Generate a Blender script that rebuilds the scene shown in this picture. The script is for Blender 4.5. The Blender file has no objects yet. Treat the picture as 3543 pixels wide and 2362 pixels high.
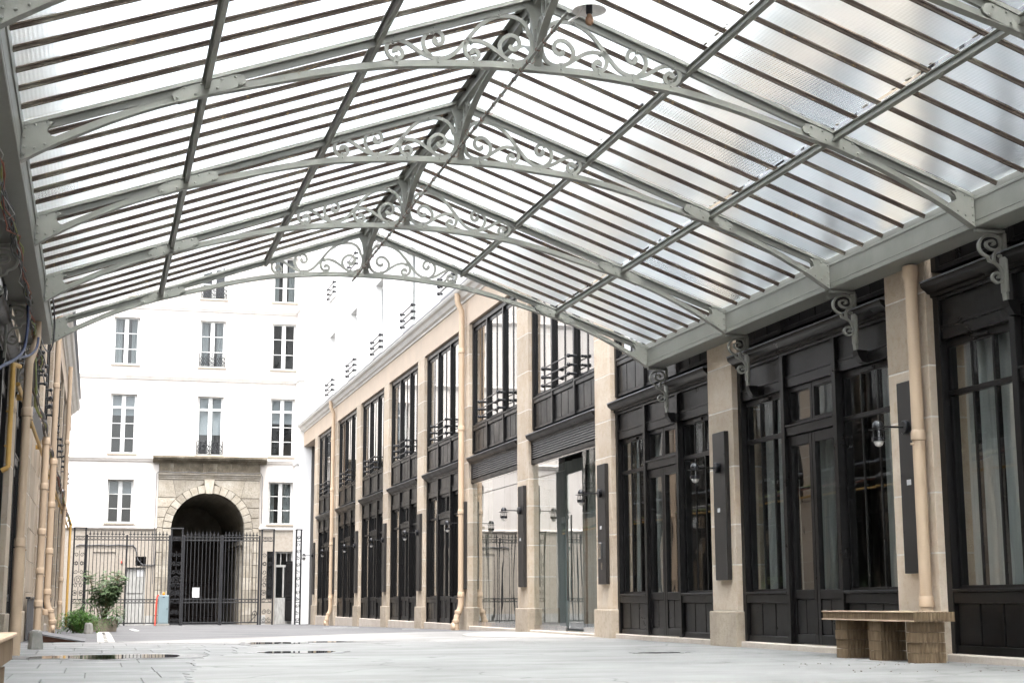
import bpy, bmesh, math, random
from mathutils import Matrix, Vector, noise as mnoise

RND = random.Random(11)
SC = bpy.context.scene
COL = SC.collection
rad = math.radians

# ------------------------------------------------------------------ camera, sky, sun, exposure
YAW, PIT, ROL, HC = .2675, .1706, -.0031, .55
_w = Vector((math.sin(YAW)*math.cos(PIT), math.cos(YAW)*math.cos(PIT), math.sin(PIT)))
_r = Vector((math.cos(YAW), -math.sin(YAW), 0)); _u = _r.cross(_w)
_r2 = _r*math.cos(ROL) + _u*math.sin(ROL); _u2 = -_r*math.sin(ROL) + _u*math.cos(ROL)
cd = bpy.data.cameras.new('camera'); cam = bpy.data.objects.new('camera', cd); COL.objects.link(cam)
cam.matrix_world = Matrix(((_r2.x, _u2.x, -_w.x, 0), (_r2.y, _u2.y, -_w.y, 0), (_r2.z, _u2.z, -_w.z, HC), (0, 0, 0, 1)))
cd.sensor_width = 36; cd.lens = 36*5201.2/3543; cd.clip_start = .05; cd.clip_end = 2000
SC.camera = cam

SUN_EL, SUN_AZ = 70, 188       # azimuth measured clockwise from +Y (down the courtyard)
wd = bpy.data.worlds.new('World'); SC.world = wd; wd.use_nodes = True
wn = wd.node_tree; wn.nodes.clear()
sky = wn.nodes.new('ShaderNodeTexSky'); sky.sky_type = 'NISHITA'; sky.sun_disc = False
sky.sun_elevation = rad(SUN_EL); sky.sun_rotation = rad(SUN_AZ); sky.air_density = 1.0; sky.dust_density = 3.0
hs = wn.nodes.new('ShaderNodeHueSaturation'); hs.inputs['Saturation'].default_value = .22
bg = wn.nodes.new('ShaderNodeBackground'); bg.inputs['Strength'].default_value = .15
wo = wn.nodes.new('ShaderNodeOutputWorld')
wn.links.new(sky.outputs[0], hs.inputs['Color']); wn.links.new(hs.outputs[0], bg.inputs[0]); wn.links.new(bg.outputs[0], wo.inputs[0])

sl = bpy.data.lights.new('sun', 'SUN'); sl.energy = .8; sl.angle = rad(24); sl.color = (1, .975, .94)
so = bpy.data.objects.new('sun', sl); COL.objects.link(so)
_sd = Vector((math.sin(rad(SUN_AZ))*math.cos(rad(SUN_EL)), math.cos(rad(SUN_AZ))*math.cos(rad(SUN_EL)), math.sin(rad(SUN_EL))))
so.rotation_euler = _sd.to_track_quat('Z', 'Y').to_euler(); so.location = _sd*60

vs = SC.view_settings; vs.view_transform = 'Standard'; vs.look = 'None'; vs.gamma = 1; vs.use_curve_mapping = False
vs.exposure = 2.87
cy = SC.cycles
cy.max_bounces = 12; cy.diffuse_bounces = 4; cy.glossy_bounces = 4; cy.transmission_bounces = 8; cy.transparent_max_bounces = 16
cy.caustics_refractive = True; cy.caustics_reflective = False; cy.blur_glossy = 1.0
cy.use_denoising = True; cy.sample_clamp_indirect = 12; cy.use_adaptive_sampling = True; cy.adaptive_threshold = .015

# ------------------------------------------------------------------ materials
M = {}
def _nt(name):
    m = bpy.data.materials.new(name); m.use_nodes = True; n = m.node_tree; n.nodes.clear(); M[name] = m
    return m, n
def nd(n, t, **kw):
    x = n.nodes.new('ShaderNode'+t)
    for k, v in kw.items():
        if k in x.inputs: x.inputs[k].default_value = v
        else: setattr(x, k, v)
    return x
def coords(n, rnd=True):
    tc = nd(n, 'TexCoord')
    if not rnd: return tc.outputs['Object']
    oi = nd(n, 'ObjectInfo'); mu = nd(n, 'Math', operation='MULTIPLY'); mu.inputs[1].default_value = 37.3
    n.links.new(oi.outputs['Random'], mu.inputs[0])
    ad = nd(n, 'VectorMath', operation='ADD'); n.links.new(tc.outputs['Object'], ad.inputs[0]); n.links.new(mu.outputs[0], ad.inputs[1])
    return ad.outputs[0]
def scaled(n, vec, s):
    mp = nd(n, 'Mapping'); mp.inputs['Scale'].default_value = s; n.links.new(vec, mp.inputs['Vector']); return mp.outputs[0]
def noise_(n, vec, scale, detail=5, rough=.6):
    t = nd(n, 'TexNoise'); t.inputs['Scale'].default_value = scale; t.inputs['Detail'].default_value = detail; t.inputs['Roughness'].default_value = rough
    n.links.new(vec, t.inputs['Vector']); return t.outputs['Fac']
def ramp(n, fac, stops):
    r = nd(n, 'ValToRGB'); e = r.color_ramp.elements
    while len(e) < len(stops): e.new(.5)
    for i, (p, c) in enumerate(stops):
        e[i].position = p; e[i].color = (*c, 1) if not isinstance(c, (int, float)) else (c, c, c, 1)
    n.links.new(fac, r.inputs[0]); return r.outputs[0]
def mixc(n, a, b, fac, mode='MIX'):
    m = nd(n, 'Mix', data_type='RGBA', blend_type=mode)
    for s, v in ((m.inputs[6], a), (m.inputs[7], b), (m.inputs[0], fac)):
        if hasattr(v, 'is_linked'): n.links.new(v, s)
        else: s.default_value = (*v, 1) if isinstance(v, tuple) else v
    return m.outputs[2]
def finish(n, m, col, rough, metal=0, spec=.5, bump=None, bdist=.01, bstr=.5, **kw):
    p = nd(n, 'BsdfPrincipled'); o = nd(n, 'OutputMaterial')
    for k, v in (('Base Color', col), ('Roughness', rough), ('Metallic', metal), ('Specular IOR Level', spec)):
        if hasattr(v, 'is_linked'): n.links.new(v, p.inputs[k])
        else: p.inputs[k].default_value = (*v, 1) if isinstance(v, tuple) else v
    for k, v in kw.items(): p.inputs[k].default_value = v
    if bump is not None:
        b = nd(n, 'Bump'); b.inputs['Distance'].default_value = bdist; b.inputs['Strength'].default_value = bstr
        n.links.new(bump, b.inputs['Height']); n.links.new(b.outputs[0], p.inputs['Normal'])
    n.links.new(p.outputs[0], o.inputs[0]); return p
def simple(name, col, rough=.6, var=.18, scale=4, col2=None, metal=0, spec=.5, bump=.0, bscale=60, rnd=.0, stretch=(1, 1, 1), obj=True):
    m, n = _nt(name); v = coords(n, obj); v1 = scaled(n, v, stretch)
    f = noise_(n, v1, scale, 7)
    c1 = tuple(x*(1-var) for x in col); c2 = col2 or tuple(min(1, x*(1+var)) for x in col)
    c = ramp(n, f, [(.3, c1), (.7, c2)])
    if rnd:
        oi = nd(n, 'ObjectInfo'); mr = nd(n, 'MapRange'); mr.inputs['To Min'].default_value = 1-rnd; mr.inputs['To Max'].default_value = 1+rnd
        n.links.new(oi.outputs['Random'], mr.inputs[0]); h = nd(n, 'HueSaturation'); n.links.new(mr.outputs[0], h.inputs['Value']); n.links.new(c, h.inputs['Color']); c = h.outputs[0]
    r = ramp(n, f, [(.2, max(.03, rough-.12)), (.8, min(1, rough+.12))])
    b = noise_(n, v1, bscale, 4) if bump else None
    finish(n, m, c, r, metal, spec, b, bump, .6)
    return m

def timber_mat():
    m, n = _nt('timber'); v = coords(n); f = noise_(n, scaled(n, v, (1, 1, .15)), 6, 6); d = noise_(n, v, 2.3, 8, .7); g_ = noise_(n, scaled(n, v, (1, 1, .12)), 40, 4)
    c = ramp(n, f, [(.3, (.0052, .0048, .0048)), (.7, (.0074, .0068, .0067))]); c = mixc(n, c, (.04, .038, .036), ramp(n, d, [(.58, 0.), (.88, .4)]))
    finish(n, m, c, ramp(n, d, [(.35, .27), (.75, .46)]), 0, .24, g_, .0012, .5)
timber_mat()
simple('iron', (.012, .012, .014), .45, .4, 15, bump=.002)
simple('lampblack', (.012, .012, .014), .32, .2, 10)
simple('cover', (.016, .014, .013), .42, .25, 3, stretch=(1, 1, .3))
simple('zinc', (.20, .21, .23), .42, .25, 5, metal=.6)
simple('fascia', (.52, .42, .325), .85, .07, 2, bump=.002, bscale=80)
simple('white_render', (.84, .83, .81), .9, .05, 1.2, bump=.002, bscale=70)
simple('cornice_white', (.70, .68, .64), .8, .08, 2)
simple('pipe_cream', (.46, .345, .24), .6, .15, 3, stretch=(1, 1, .3))
simple('pipe_yellow', (.50, .30, .08), .5, .1, 4)
simple('interior', (.11, .105, .10), .8, .2, .6)
simple('interior_light', (.6, .59, .57), .8, .1, .6)
simple('chrome', (.6, .6, .6), .18, .05, 5, metal=1)
simple('dark_joint', (.12, .10, .075), .95, .2, 12)
simple('joint_grit', (.085, .082, .078), .95, .2, 30)
simple('mortar', (.66, .62, .56), .95, .12, 12, bump=.004, bscale=60)
simple('bollard', (.22, .213, .195), .9, .2, 9, bump=.006, bscale=50)
simple('rust', (.22, .085, .045), .85, .4, 8, col2=(.12, .06, .04), bump=.004)
simple('cabinet', (.19, .25, .27), .45, .06, 3)
simple('amber', (.5, .2, .02), .25, .1, 5)
simple('red', (.55, .05, .03), .5, .1, 5)
simple('paper', (.50, .50, .50), .8, .05, 20)
simple('enamel', (.62, .6, .57), .35, .12, 10)
simple('bulb', (.30, .17, .10), .25, .2, 8)
simple('cable_grey', (.09, .09, .095), .6, .3, 10)
simple('cable_red', (.25, .06, .03), .55, .2, 10)
simple('cable_blue', (.012, .024, .075), .5, .2, 10)
simple('cable_green', (.20, .24, .05), .55, .2, 10)
simple('window_white', (.66, .66, .64), .6, .14, 14, rnd=.05, bump=.002)
simple('door_worn', (.34, .335, .315), .8, .3, 6, stretch=(3, 1, .6), bump=.003)
simple('stem', (.16, .14, .06), .8, .3, 10)
simple('planter', (.17, .145, .11), .85, .25, 6, bump=.004)
simple('grey_board', (.10, .10, .105), .7, .3, 4)
simple('line_paint', (.62, .62, .60), .8, .25, 20)
simple('curtain_dark', (.05, .055, .05), .9, .3, 2)
simple('soil', (.05, .04, .03), .95, .3, 20)
simple('litter', (.12, .09, .07), .9, .4, 40)
simple('louvre', (.050, .043, .039), .5, .15, 6)
simple('passage_door', (.035, .018, .012), .6, .3, 5)

def stone(name, c0, c1, c2, stain, rnd=.1, bump=.012):
    m, n = _nt(name); v = coords(n)
    a = noise_(n, v, 2.2, 8, .65); b = noise_(n, v, 14, 6, .7); g = noise_(n, v, 90, 3)
    c = ramp(n, a, [(.25, c0), (.5, c1), (.75, c2)])
    c = mixc(n, c, stain, ramp(n, b, [(.5, 0.), (.8, .6)]))
    oi = nd(n, 'ObjectInfo'); mr = nd(n, 'MapRange'); mr.inputs['To Min'].default_value = 1-rnd; mr.inputs['To Max'].default_value = 1+rnd
    n.links.new(oi.outputs['Random'], mr.inputs[0]); h = nd(n, 'HueSaturation'); n.links.new(mr.outputs[0], h.inputs['Value']); n.links.new(c, h.inputs['Color'])
    ad = nd(n, 'Math', operation='ADD'); n.links.new(b, ad.inputs[0]); n.links.new(g, ad.inputs[1])
    finish(n, m, h.outputs[0], .88, 0, .3, ad.outputs[0], bump, .7)
stone('pier_stone', (.45, .355, .26), (.51, .425, .33), (.56, .49, .41), (.36, .245, .14), .17, .02)
stone('pier_plinth', (.32, .27, .21), (.43, .36, .28), (.50, .43, .35), (.20, .155, .10), .12, .02)
stone('portal_stone', (.25, .215, .165), (.34, .305, .25), (.44, .405, .35), (.12, .095, .065), .2, .02)
stone('portal_dark', (.06, .054, .040), (.14, .118, .086), (.28, .25, .20), (.035, .034, .025), .1, .03)
stone('sill_stone', (.42, .36, .31), (.50, .44, .38), (.55, .50, .45), (.30, .24, .18), .08, .008)

def facade_mat():
    m, n = _nt('facade'); v = coords(n, False)
    a = noise_(n, v, .5, 8, .6); s = noise_(n, scaled(n, v, (2.2, 1, .12)), 1.6, 8, .7); f = noise_(n, v, 9, 6)
    c = ramp(n, a, [(.3, (.60, .555, .51)), (.7, (.68, .64, .60))])
    c = mixc(n, c, (.42, .36, .29), ramp(n, s, [(.52, 0.), (.75, .4)]))
    sz_ = nd(n, 'SeparateXYZ'); n.links.new(v, sz_.inputs[0]); gt = nd(n, 'Math', operation='LESS_THAN'); gt.inputs[1].default_value = 3.22; n.links.new(sz_.outputs['Z'], gt.inputs[0])
    c = mixc(n, c, ramp(n, f, [(.3, (.30, .262, .218)), (.7, (.40, .36, .31))]), gt.outputs[0])      # the ground storey is coloured darker than the wall above
    # rain-splash grime and flaking paint on the lowest courses
    sx = nd(n, 'SeparateXYZ'); n.links.new(v, sx.inputs[0])
    lo = nd(n, 'MapRange'); lo.inputs['From Min'].default_value = 2.6; lo.inputs['From Max'].default_value = -.3; n.links.new(sx.outputs['Z'], lo.inputs[0])
    mu = nd(n, 'Math', operation='MULTIPLY'); n.links.new(lo.outputs[0], mu.inputs[0]); n.links.new(ramp(n, f, [(.45, 0.), (.62, .8)]), mu.inputs[1])
    c = mixc(n, c, (.30, .26, .20), mu.outputs[0])
    finish(n, m, c, .92, 0, .3, f, .006, .5)
facade_mat()

def steel_mat():
    m, n = _nt('canopy_steel'); v = coords(n)
    a = noise_(n, v, 3, 7, .6); b = noise_(n, v, 26, 5, .7)
    c = ramp(n, a, [(.3, (.168, .168, .145)), (.7, (.220, .219, .192))])
    c = mixc(n, c, (.16, .10, .06), ramp(n, b, [(.64, 0.), (.74, .75)]))
    finish(n, m, c, ramp(n, a, [(.2, .42), (.8, .6)]), 0, .5, b, .003, .5)
steel_mat()
def bar_mat():
    m, n = _nt('glazing_bar'); v = coords(n)
    a = noise_(n, scaled(n, v, (1, 5, 5)), 2.5, 7, .7); b = noise_(n, v, 18, 5, .7)
    c = ramp(n, a, [(.3, (.030, .019, .015)), (.5, (.062, .045, .034)), (.72, (.15, .14, .11))])
    c = mixc(n, c, (.27, .17, .06), ramp(n, b, [(.6, 0.), (.75, .7)]))
    finish(n, m, c, .8, 0, .3, b, .004, .6)
bar_mat()

def roof_glass():
    m, n = _nt('roof_glass'); v = coords(n, False)
    w1 = nd(n, 'TexWave', wave_type='BANDS', bands_direction='X'); w1.inputs['Scale'].default_value = 11
    w2 = nd(n, 'TexWave', wave_type='BANDS', bands_direction='Y'); w2.inputs['Scale'].default_value = 11
    n.links.new(v, w1.inputs['Vector']); n.links.new(v, w2.inputs['Vector'])
    ad = nd(n, 'Math', operation='ADD'); n.links.new(w1.outputs['Fac'], ad.inputs[0]); n.links.new(w2.outputs['Fac'], ad.inputs[1])
    vr = coords(n); d = noise_(n, scaled(n, vr, (.6, 3, 3)), 2, 6, .6)
    col = ramp(n, d, [(.3, (.90, .935, .945)), (.7, (.965, .98, .985))])
    bp = nd(n, 'Bump'); bp.inputs['Distance'].default_value = .004; bp.inputs['Strength'].default_value = .35; n.links.new(ad.outputs[0], bp.inputs['Height'])
    rf = nd(n, 'BsdfGlass', distribution='MULTI_GGX'); rf.inputs['IOR'].default_value = 1.08; rf.inputs['Roughness'].default_value = .30
    n.links.new(col, rf.inputs['Color']); n.links.new(bp.outputs[0], rf.inputs['Normal'])
    oi = nd(n, 'ObjectInfo'); va = nd(n, 'MapRange'); va.inputs['To Min'].default_value = .018; va.inputs['To Max'].default_value = .034; n.links.new(oi.outputs['Random'], va.inputs[0])
    rg = nd(n, 'MapRange'); rg.inputs['To Min'].default_value = .27; rg.inputs['To Max'].default_value = .33; n.links.new(oi.outputs['Random'], rg.inputs[0]); n.links.new(rg.outputs[0], rf.inputs['Roughness'])
    tl = nd(n, 'BsdfTranslucent'); n.links.new(col, tl.inputs[0])
    mx = nd(n, 'MixShader'); n.links.new(va.outputs[0], mx.inputs[0]); n.links.new(rf.outputs[0], mx.inputs[1]); n.links.new(tl.outputs[0], mx.inputs[2])
    o = nd(n, 'OutputMaterial'); n.links.new(mx.outputs[0], o.inputs[0])
roof_glass()
def window_glass(name, tint, ior, wob, wscale=1.3, gain=2.1):
    m, n = _nt(name); v = coords(n)
    f = noise_(n, scaled(n, v, (1, 1, .45)), wscale, 2, .4)
    bp = nd(n, 'Bump'); bp.inputs['Distance'].default_value = wob; bp.inputs['Strength'].default_value = 1; n.links.new(f, bp.inputs['Height'])
    tr = nd(n, 'BsdfTransparent'); tr.inputs[0].default_value = (*tint, 1)
    gl = nd(n, 'BsdfGlossy'); gl.inputs['Roughness'].default_value = .004; n.links.new(bp.outputs[0], gl.inputs['Normal'])
    fr = nd(n, 'Fresnel'); fr.inputs['IOR'].default_value = ior; n.links.new(bp.outputs[0], fr.inputs['Normal'])
    gm = nd(n, 'NewGeometry'); iv = nd(n, 'Math', operation='SUBTRACT'); iv.inputs[0].default_value = 1; n.links.new(gm.outputs['Backfacing'], iv.inputs[1])
    m2 = nd(n, 'Math', operation='MULTIPLY', use_clamp=True); m2.inputs[1].default_value = gain; n.links.new(fr.outputs[0], m2.inputs[0])   # several surfaces of one glazing unit
    mf = nd(n, 'Math', operation='MULTIPLY'); n.links.new(iv.outputs[0], mf.inputs[0]); n.links.new(m2.outputs[0], mf.inputs[1])   # the pane's far face adds nothing
    mx = nd(n, 'MixShader'); n.links.new(mf.outputs[0], mx.inputs[0]); n.links.new(tr.outputs[0], mx.inputs[1]); n.links.new(gl.outputs[0], mx.inputs[2])
    o = nd(n, 'OutputMaterial'); n.links.new(mx.outputs[0], o.inputs[0])
window_glass('glass', (.90, .92, .91), 1.5, .006, .9)
window_glass('store_glass', (.89, .94, .93), 1.5, .0025, .8, gain=2.3)
window_glass('facade_glass', (.75, .78, .79), 1.5, .02, gain=1.1)
window_glass('lamp_glass', (.85, .85, .85), 1.5, .001, gain=1)

def water():
    m, n = _nt('water'); v = coords(n, False); f = noise_(n, v, 6, 2)
    finish(n, m, (.02, .02, .02), .02, 0, .5, f, .0006, .4, IOR=1.33)
water()
def ground_mat(name, c0, c1, stain, scale, rough0, rough1, grain=180, gb=.004, crack=False):
    m, n = _nt(name); v = coords(n, False)
    a = noise_(n, v, scale, 9, .62); b = noise_(n, scaled(n, v, (.35, 1, 1)), scale*2.6, 8, .7); g = noise_(n, v, grain, 2)
    c = ramp(n, a, [(.3, c0), (.7, c1)])
    c = mixc(n, c, stain, ramp(n, b, [(.52, 0.), (.72, .55)]))
    c = mixc(n, c, mixc(n, (.5, .5, .5), (1., 1., 1.), g), .35, 'MULTIPLY')
    if crack:
        vo = nd(n, 'TexVoronoi', feature='DISTANCE_TO_EDGE'); vo.inputs['Scale'].default_value = .28
        wv = nd(n, 'VectorMath', operation='ADD'); nn = nd(n, 'TexNoise'); nn.inputs['Scale'].default_value = 1.3; n.links.new(v, nn.inputs['Vector'])
        n.links.new(v, wv.inputs[0]); n.links.new(nn.outputs['Color'], wv.inputs[1]); n.links.new(wv.outputs[0], vo.inputs['Vector'])
        c = mixc(n, c, tuple(x*.45 for x in c0), ramp(n, vo.outputs['Distance'], [(0., .8), (.006, 0.)]))
    r = ramp(n, b, [(.4, rough1), (.75, rough0)])
    finish(n, m, c, r, 0, .4, g, gb, .5)
ground_mat('asphalt', (.085, .085, .088), (.135, .135, .138), (.17, .165, .155), .55, .5, .85, 220, .006)
ground_mat('concrete', (.170, .166, .160), (.275, .270, .262), (.085, .084, .082), .6, .35, .75, 160, .003, True)
ground_mat('damp', (.10, .10, .10), (.16, .16, .16), (.07, .07, .07), 1.2, .12, .45, 160, .002)
ground_mat('slab', (.18, .178, .175), (.25, .247, .243), (.11, .108, .106), .9, .4, .8, 140, .004)
ground_mat('kerb_stone', (.34, .33, .30), (.44, .42, .39), (.22, .2, .18), 1.5, .5, .85, 120, .004)

def leaf_mat(name, c0, c1):
    m, n = _nt(name); tc = nd(n, 'TexCoord'); a = noise_(n, tc.outputs['Object'], 9, 3)
    gm = nd(n, 'NewGeometry'); rr = gm.outputs['Random Per Island']
    c = mixc(n, c0, c1, rr); c = mixc(n, c, tuple(x*1.5 for x in c1), ramp(n, a, [(.5, 0.), (.8, .6)]))
    p = nd(n, 'BsdfPrincipled'); n.links.new(c, p.inputs['Base Color']); p.inputs['Roughness'].default_value = .42
    t = nd(n, 'BsdfTranslucent'); n.links.new(c, t.inputs[0]); mx = nd(n, 'MixShader'); mx.inputs[0].default_value = .3
    n.links.new(p.outputs[0], mx.inputs[1]); n.links.new(t.outputs[0], mx.inputs[2]); o = nd(n, 'OutputMaterial'); n.links.new(mx.outputs[0], o.inputs[0])
leaf_mat('leaf_pale', (.075, .12, .055), (.14, .20, .10))
leaf_mat('leaf_bright', (.055, .13, .025), (.11, .22, .045))
def curtain_mat():
    m, n = _nt('curtain'); v = coords(n); a = noise_(n, scaled(n, v, (1, 6, .1)), 3, 4)
    c = ramp(n, a, [(.3, (.42, .43, .42)), (.7, (.60, .60, .58))])
    d = nd(n, 'BsdfDiffuse'); t = nd(n, 'BsdfTranslucent'); n.links.new(c, d.inputs[0]); n.links.new(c, t.inputs[0])
    mx = nd(n, 'MixShader'); mx.inputs[0].default_value = .35; n.links.new(d.outputs[0], mx.inputs[1]); n.links.new(t.outputs[0], mx.inputs[2])
    o = nd(n, 'OutputMaterial'); n.links.new(mx.outputs[0], o.inputs[0])
curtain_mat()
def cardboard():
    m, n = _nt('cardboard'); v = coords(n)
    a = noise_(n, scaled(n, v, (1, 1, .15)), 30, 5); b = noise_(n, v, 3, 5)
    c = ramp(n, a, [(.3, (.115, .078, .045)), (.7, (.22, .16, .10))]); c = mixc(n, c, (.14, .10, .06), ramp(n, b, [(.4, 0.), (.7, .6)]))
    finish(n, m, c, .9, 0, .2, a, .004, .6)
    m, n = _nt('cardboard_edge'); v = coords(n); a = noise_(n, v, 12, 4); finish(n, m, ramp(n, a, [(.3, (.36, .26, .18)), (.7, (.43, .33, .24))]), .85, 0, .2)
cardboard()

# ------------------------------------------------------------------ mesh helpers
class G:
    def __init__(s): s.v = []; s.f = []
    def add(s, vs_, fs):
        o = len(s.v); s.v += [tuple(p) for p in vs_]; s.f += [tuple(i+o for i in f) for f in fs]; return s
    def box(s, x0, x1, y0, y1, z0, z1, c=0):
        x0, x1 = min(x0, x1), max(x0, x1); y0, y1 = min(y0, y1), max(y0, y1); z0, z1 = min(z0, z1), max(z0, z1)
        c = min(c, (x1-x0)*.45, (y1-y0)*.45, (z1-z0)*.45)
        if c <= 0:
            return s.add([(x, y, z) for x in (x0, x1) for y in (y0, y1) for z in (z0, z1)],
                         [(0, 1, 3, 2), (4, 6, 7, 5), (0, 4, 5, 1), (2, 3, 7, 6), (0, 2, 6, 4), (1, 5, 7, 3)])
        X, Y, Z = (x0, x1), (y0, y1), (z0, z1); V = []; I = {}
        for a in (0, 1):
            for b in (0, 1):
                for d in (0, 1):
                    xi, yi, zi = X[a]+(c if a == 0 else -c), Y[b]+(c if b == 0 else -c), Z[d]+(c if d == 0 else -c)
                    I[a, b, d] = len(V); V += [(X[a], yi, zi), (xi, Y[b], zi), (xi, yi, Z[d])]
        F = []
        for a in (0, 1):
            F.append(tuple(I[a, b, d] for b, d in ((0, 0), (0, 1), (1, 1), (1, 0))))
            F.append(tuple(I[b, a, d]+1 for b, d in ((0, 0), (0, 1), (1, 1), (1, 0))))
            F.append(tuple(I[b, d, a]+2 for b, d in ((0, 0), (0, 1), (1, 1), (1, 0))))
        for a in (0, 1):
            for b in (0, 1):
                F.append((I[a, b, 0], I[a, b, 1], I[a, b, 1]+1, I[a, b, 0]+1))
                F.append((I[a, 0, b], I[a, 1, b], I[a, 1, b]+2, I[a, 0, b]+2))
                F.append((I[0, a, b]+1, I[1, a, b]+1, I[1, a, b]+2, I[0, a, b]+2))
                for d in (0, 1): F.append((I[a, b, d], I[a, b, d]+1, I[a, b, d]+2))
        return s.add(V, F)
    def prism(s, poly, ax, a, b):
        """extrude a 2D polygon: ax 'y' -> poly is (x,z); 'x' -> (y,z); 'z' -> (x,y)"""
        n = len(poly)
        mk = {'y': lambda p, t: (p[0], t, p[1]), 'x': lambda p, t: (t, p[0], p[1]), 'z': lambda p, t: (p[0], p[1], t)}[ax]
        V = [mk(p, a) for p in poly]+[mk(p, b) for p in poly]
        return s.add(V, [tuple(range(n)), tuple(range(2*n-1, n-1, -1))]+[(i, (i+1) % n, n+(i+1) % n, n+i) for i in range(n)])
    def ribbon(s, pts, w, ax, a, b, taper=None):
        """a flat bar following pts in a plane, width w in the plane, from a to b across it"""
        n = len(pts); L = []; Rr = []
        for i, p in enumerate(pts):
            q0 = pts[max(0, i-1)]; q1 = pts[min(n-1, i+1)]; dx, dz = q1[0]-q0[0], q1[1]-q0[1]; l = math.hypot(dx, dz) or 1
            ww = w*.5*(taper[i] if taper else 1)
            L.append((p[0]-dz/l*ww, p[1]+dx/l*ww)); Rr.append((p[0]+dz/l*ww, p[1]-dx/l*ww))
        mk = {'y': lambda p, t: (p[0], t, p[1]), 'x': lambda p, t: (t, p[0], p[1])}[ax]
        V = []
        for l, r_ in zip(L, Rr): V += [mk(l, a), mk(r_, a), mk(r_, b), mk(l, b)]
        F = [(0, 1, 2, 3), (4*n-1, 4*n-2, 4*n-3, 4*n-4)]
        for i in range(n-1):
            o = 4*i
            for k in range(4): F.append((o+k, o+4+k, o+4+(k+1) % 4, o+(k+1) % 4))
        return s.add(V, F)
    def tube(s, pts, r, n=8, cap=True):
        P = [Vector(p) for p in pts]; m = len(P); rs = r if isinstance(r, (list, tuple)) else [r]*m
        t = (P[1]-P[0]).normalized(); up = Vector((0, 0, 1)) if abs(t.z) < .9 else Vector((1, 0, 0)); a = t.cross(up).normalized()
        V = []
        for i in range(m):
            t = (P[min(m-1, i+1)]-P[max(0, i-1)]).normalized(); a = (a-t*a.dot(t)).normalized(); b = t.cross(a)
            for k in range(n):
                th = 2*math.pi*k/n; V.append(P[i]+(a*math.cos(th)+b*math.sin(th))*rs[i])
        F = [(i*n+k, i*n+(k+1) % n, (i+1)*n+(k+1) % n, (i+1)*n+k) for i in range(m-1) for k in range(n)]
        if cap: F += [tuple(range(n-1, -1, -1)), tuple((m-1)*n+k for k in range(n))]
        return s.add(V, F)
    def lathe(s, prof, c=(0, 0, 0), n=16, ax='z'):
        V = []
        for r_, h in prof:
            for k in range(n):
                th = 2*math.pi*k/n; p = (r_*math.cos(th), r_*math.sin(th), h)
                if ax == 'x': p = (p[2], p[0], p[1])
                if ax == 'y': p = (p[0], p[2], p[1])
                V.append((c[0]+p[0], c[1]+p[1], c[2]+p[2]))
        m = len(prof)
        F = [(i*n+k, i*n+(k+1) % n, (i+1)*n+(k+1) % n, (i+1)*n+k) for i in range(m-1) for k in range(n)]
        F += [tuple(range(n-1, -1, -1)), tuple((m-1)*n+k for k in range(n))]
        return s.add(V, F)
    def ball(s, c, r_, n=8, m=5, sz=1):
        return s.lathe([(r_*math.sin(math.pi*(i+.02)/(m+.04)), -r_*sz*math.cos(math.pi*(i+.02)/(m+.04))) for i in range(m+1)], c, n)

def mesh_of(g, name, mat, smooth=None):
    me = bpy.data.meshes.new(name); me.from_pydata(g.v, [], g.f)
    bm = bmesh.new(); bm.from_mesh(me); bmesh.ops.recalc_face_normals(bm, faces=bm.faces[:]); bm.to_mesh(me); bm.free()
    if smooth is not None:
        me.shade_smooth(); me.set_sharp_from_angle(angle=rad(smooth))
    if mat: me.materials.append(M[mat])
    return me
def link(name, data, parent=None, loc=(0, 0, 0), rot=None, kind=None):
    o = bpy.data.objects.new(name, data); COL.objects.link(o); o.location = loc
    if rot: o.rotation_euler = rot
    if parent: o.parent = parent
    if kind: o['kind'] = kind
    return o
def ob(name, g, mat, parent=None, loc=(0, 0, 0), smooth=None, kind=None, rot=None):
    return link(name, mesh_of(g, name, mat, smooth), parent, loc, rot, kind)
_cache = {}
def piece(name, dims, mat, parent, loc, c=.004, rot=None):
    """a chamfered box piece centred at loc; alike pieces share their mesh"""
    key = (name, mat, c)+tuple(round(d, 3) for d in dims)
    if key not in _cache:
        a, b, d = (x/2 for x in dims); _cache[key] = mesh_of(G().box(-a, a, -b, b, -d, d, c), name, mat)
    return link(name, _cache[key], parent, loc, rot)
def tag(o, label, cat, group=None):
    o['label'] = label; o['category'] = cat
    if group: o['group'] = group
    return o
def thing(name, label, cat, loc=(0, 0, 0), group=None, sx=1):
    o = link(name, None, None, loc); o.scale = (sx, 1, 1); o.empty_display_size = .2
    return tag(o, label, cat, group)
def struct(o): o['kind'] = 'structure'; return o
def copy_tree(o, parent, loc=None):
    c = o.copy(); COL.objects.link(c); c.parent = parent
    if loc is not None: c.location = loc
    for ch in KIDS.get(o, []): copy_tree(ch, c)
    return c
KIDS = {}
def index_kids(o):
    KIDS[o] = [x for x in bpy.data.objects if x.parent == o]
    for x in KIDS[o]: index_kids(x)
ORD = ['first', 'second', 'third', 'fourth', 'fifth', 'sixth', 'seventh', 'eighth', 'ninth', 'tenth', 'eleventh', 'twelfth', 'thirteenth']
def zg(y): return -.0092*max(0, y-27.5)

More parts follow.
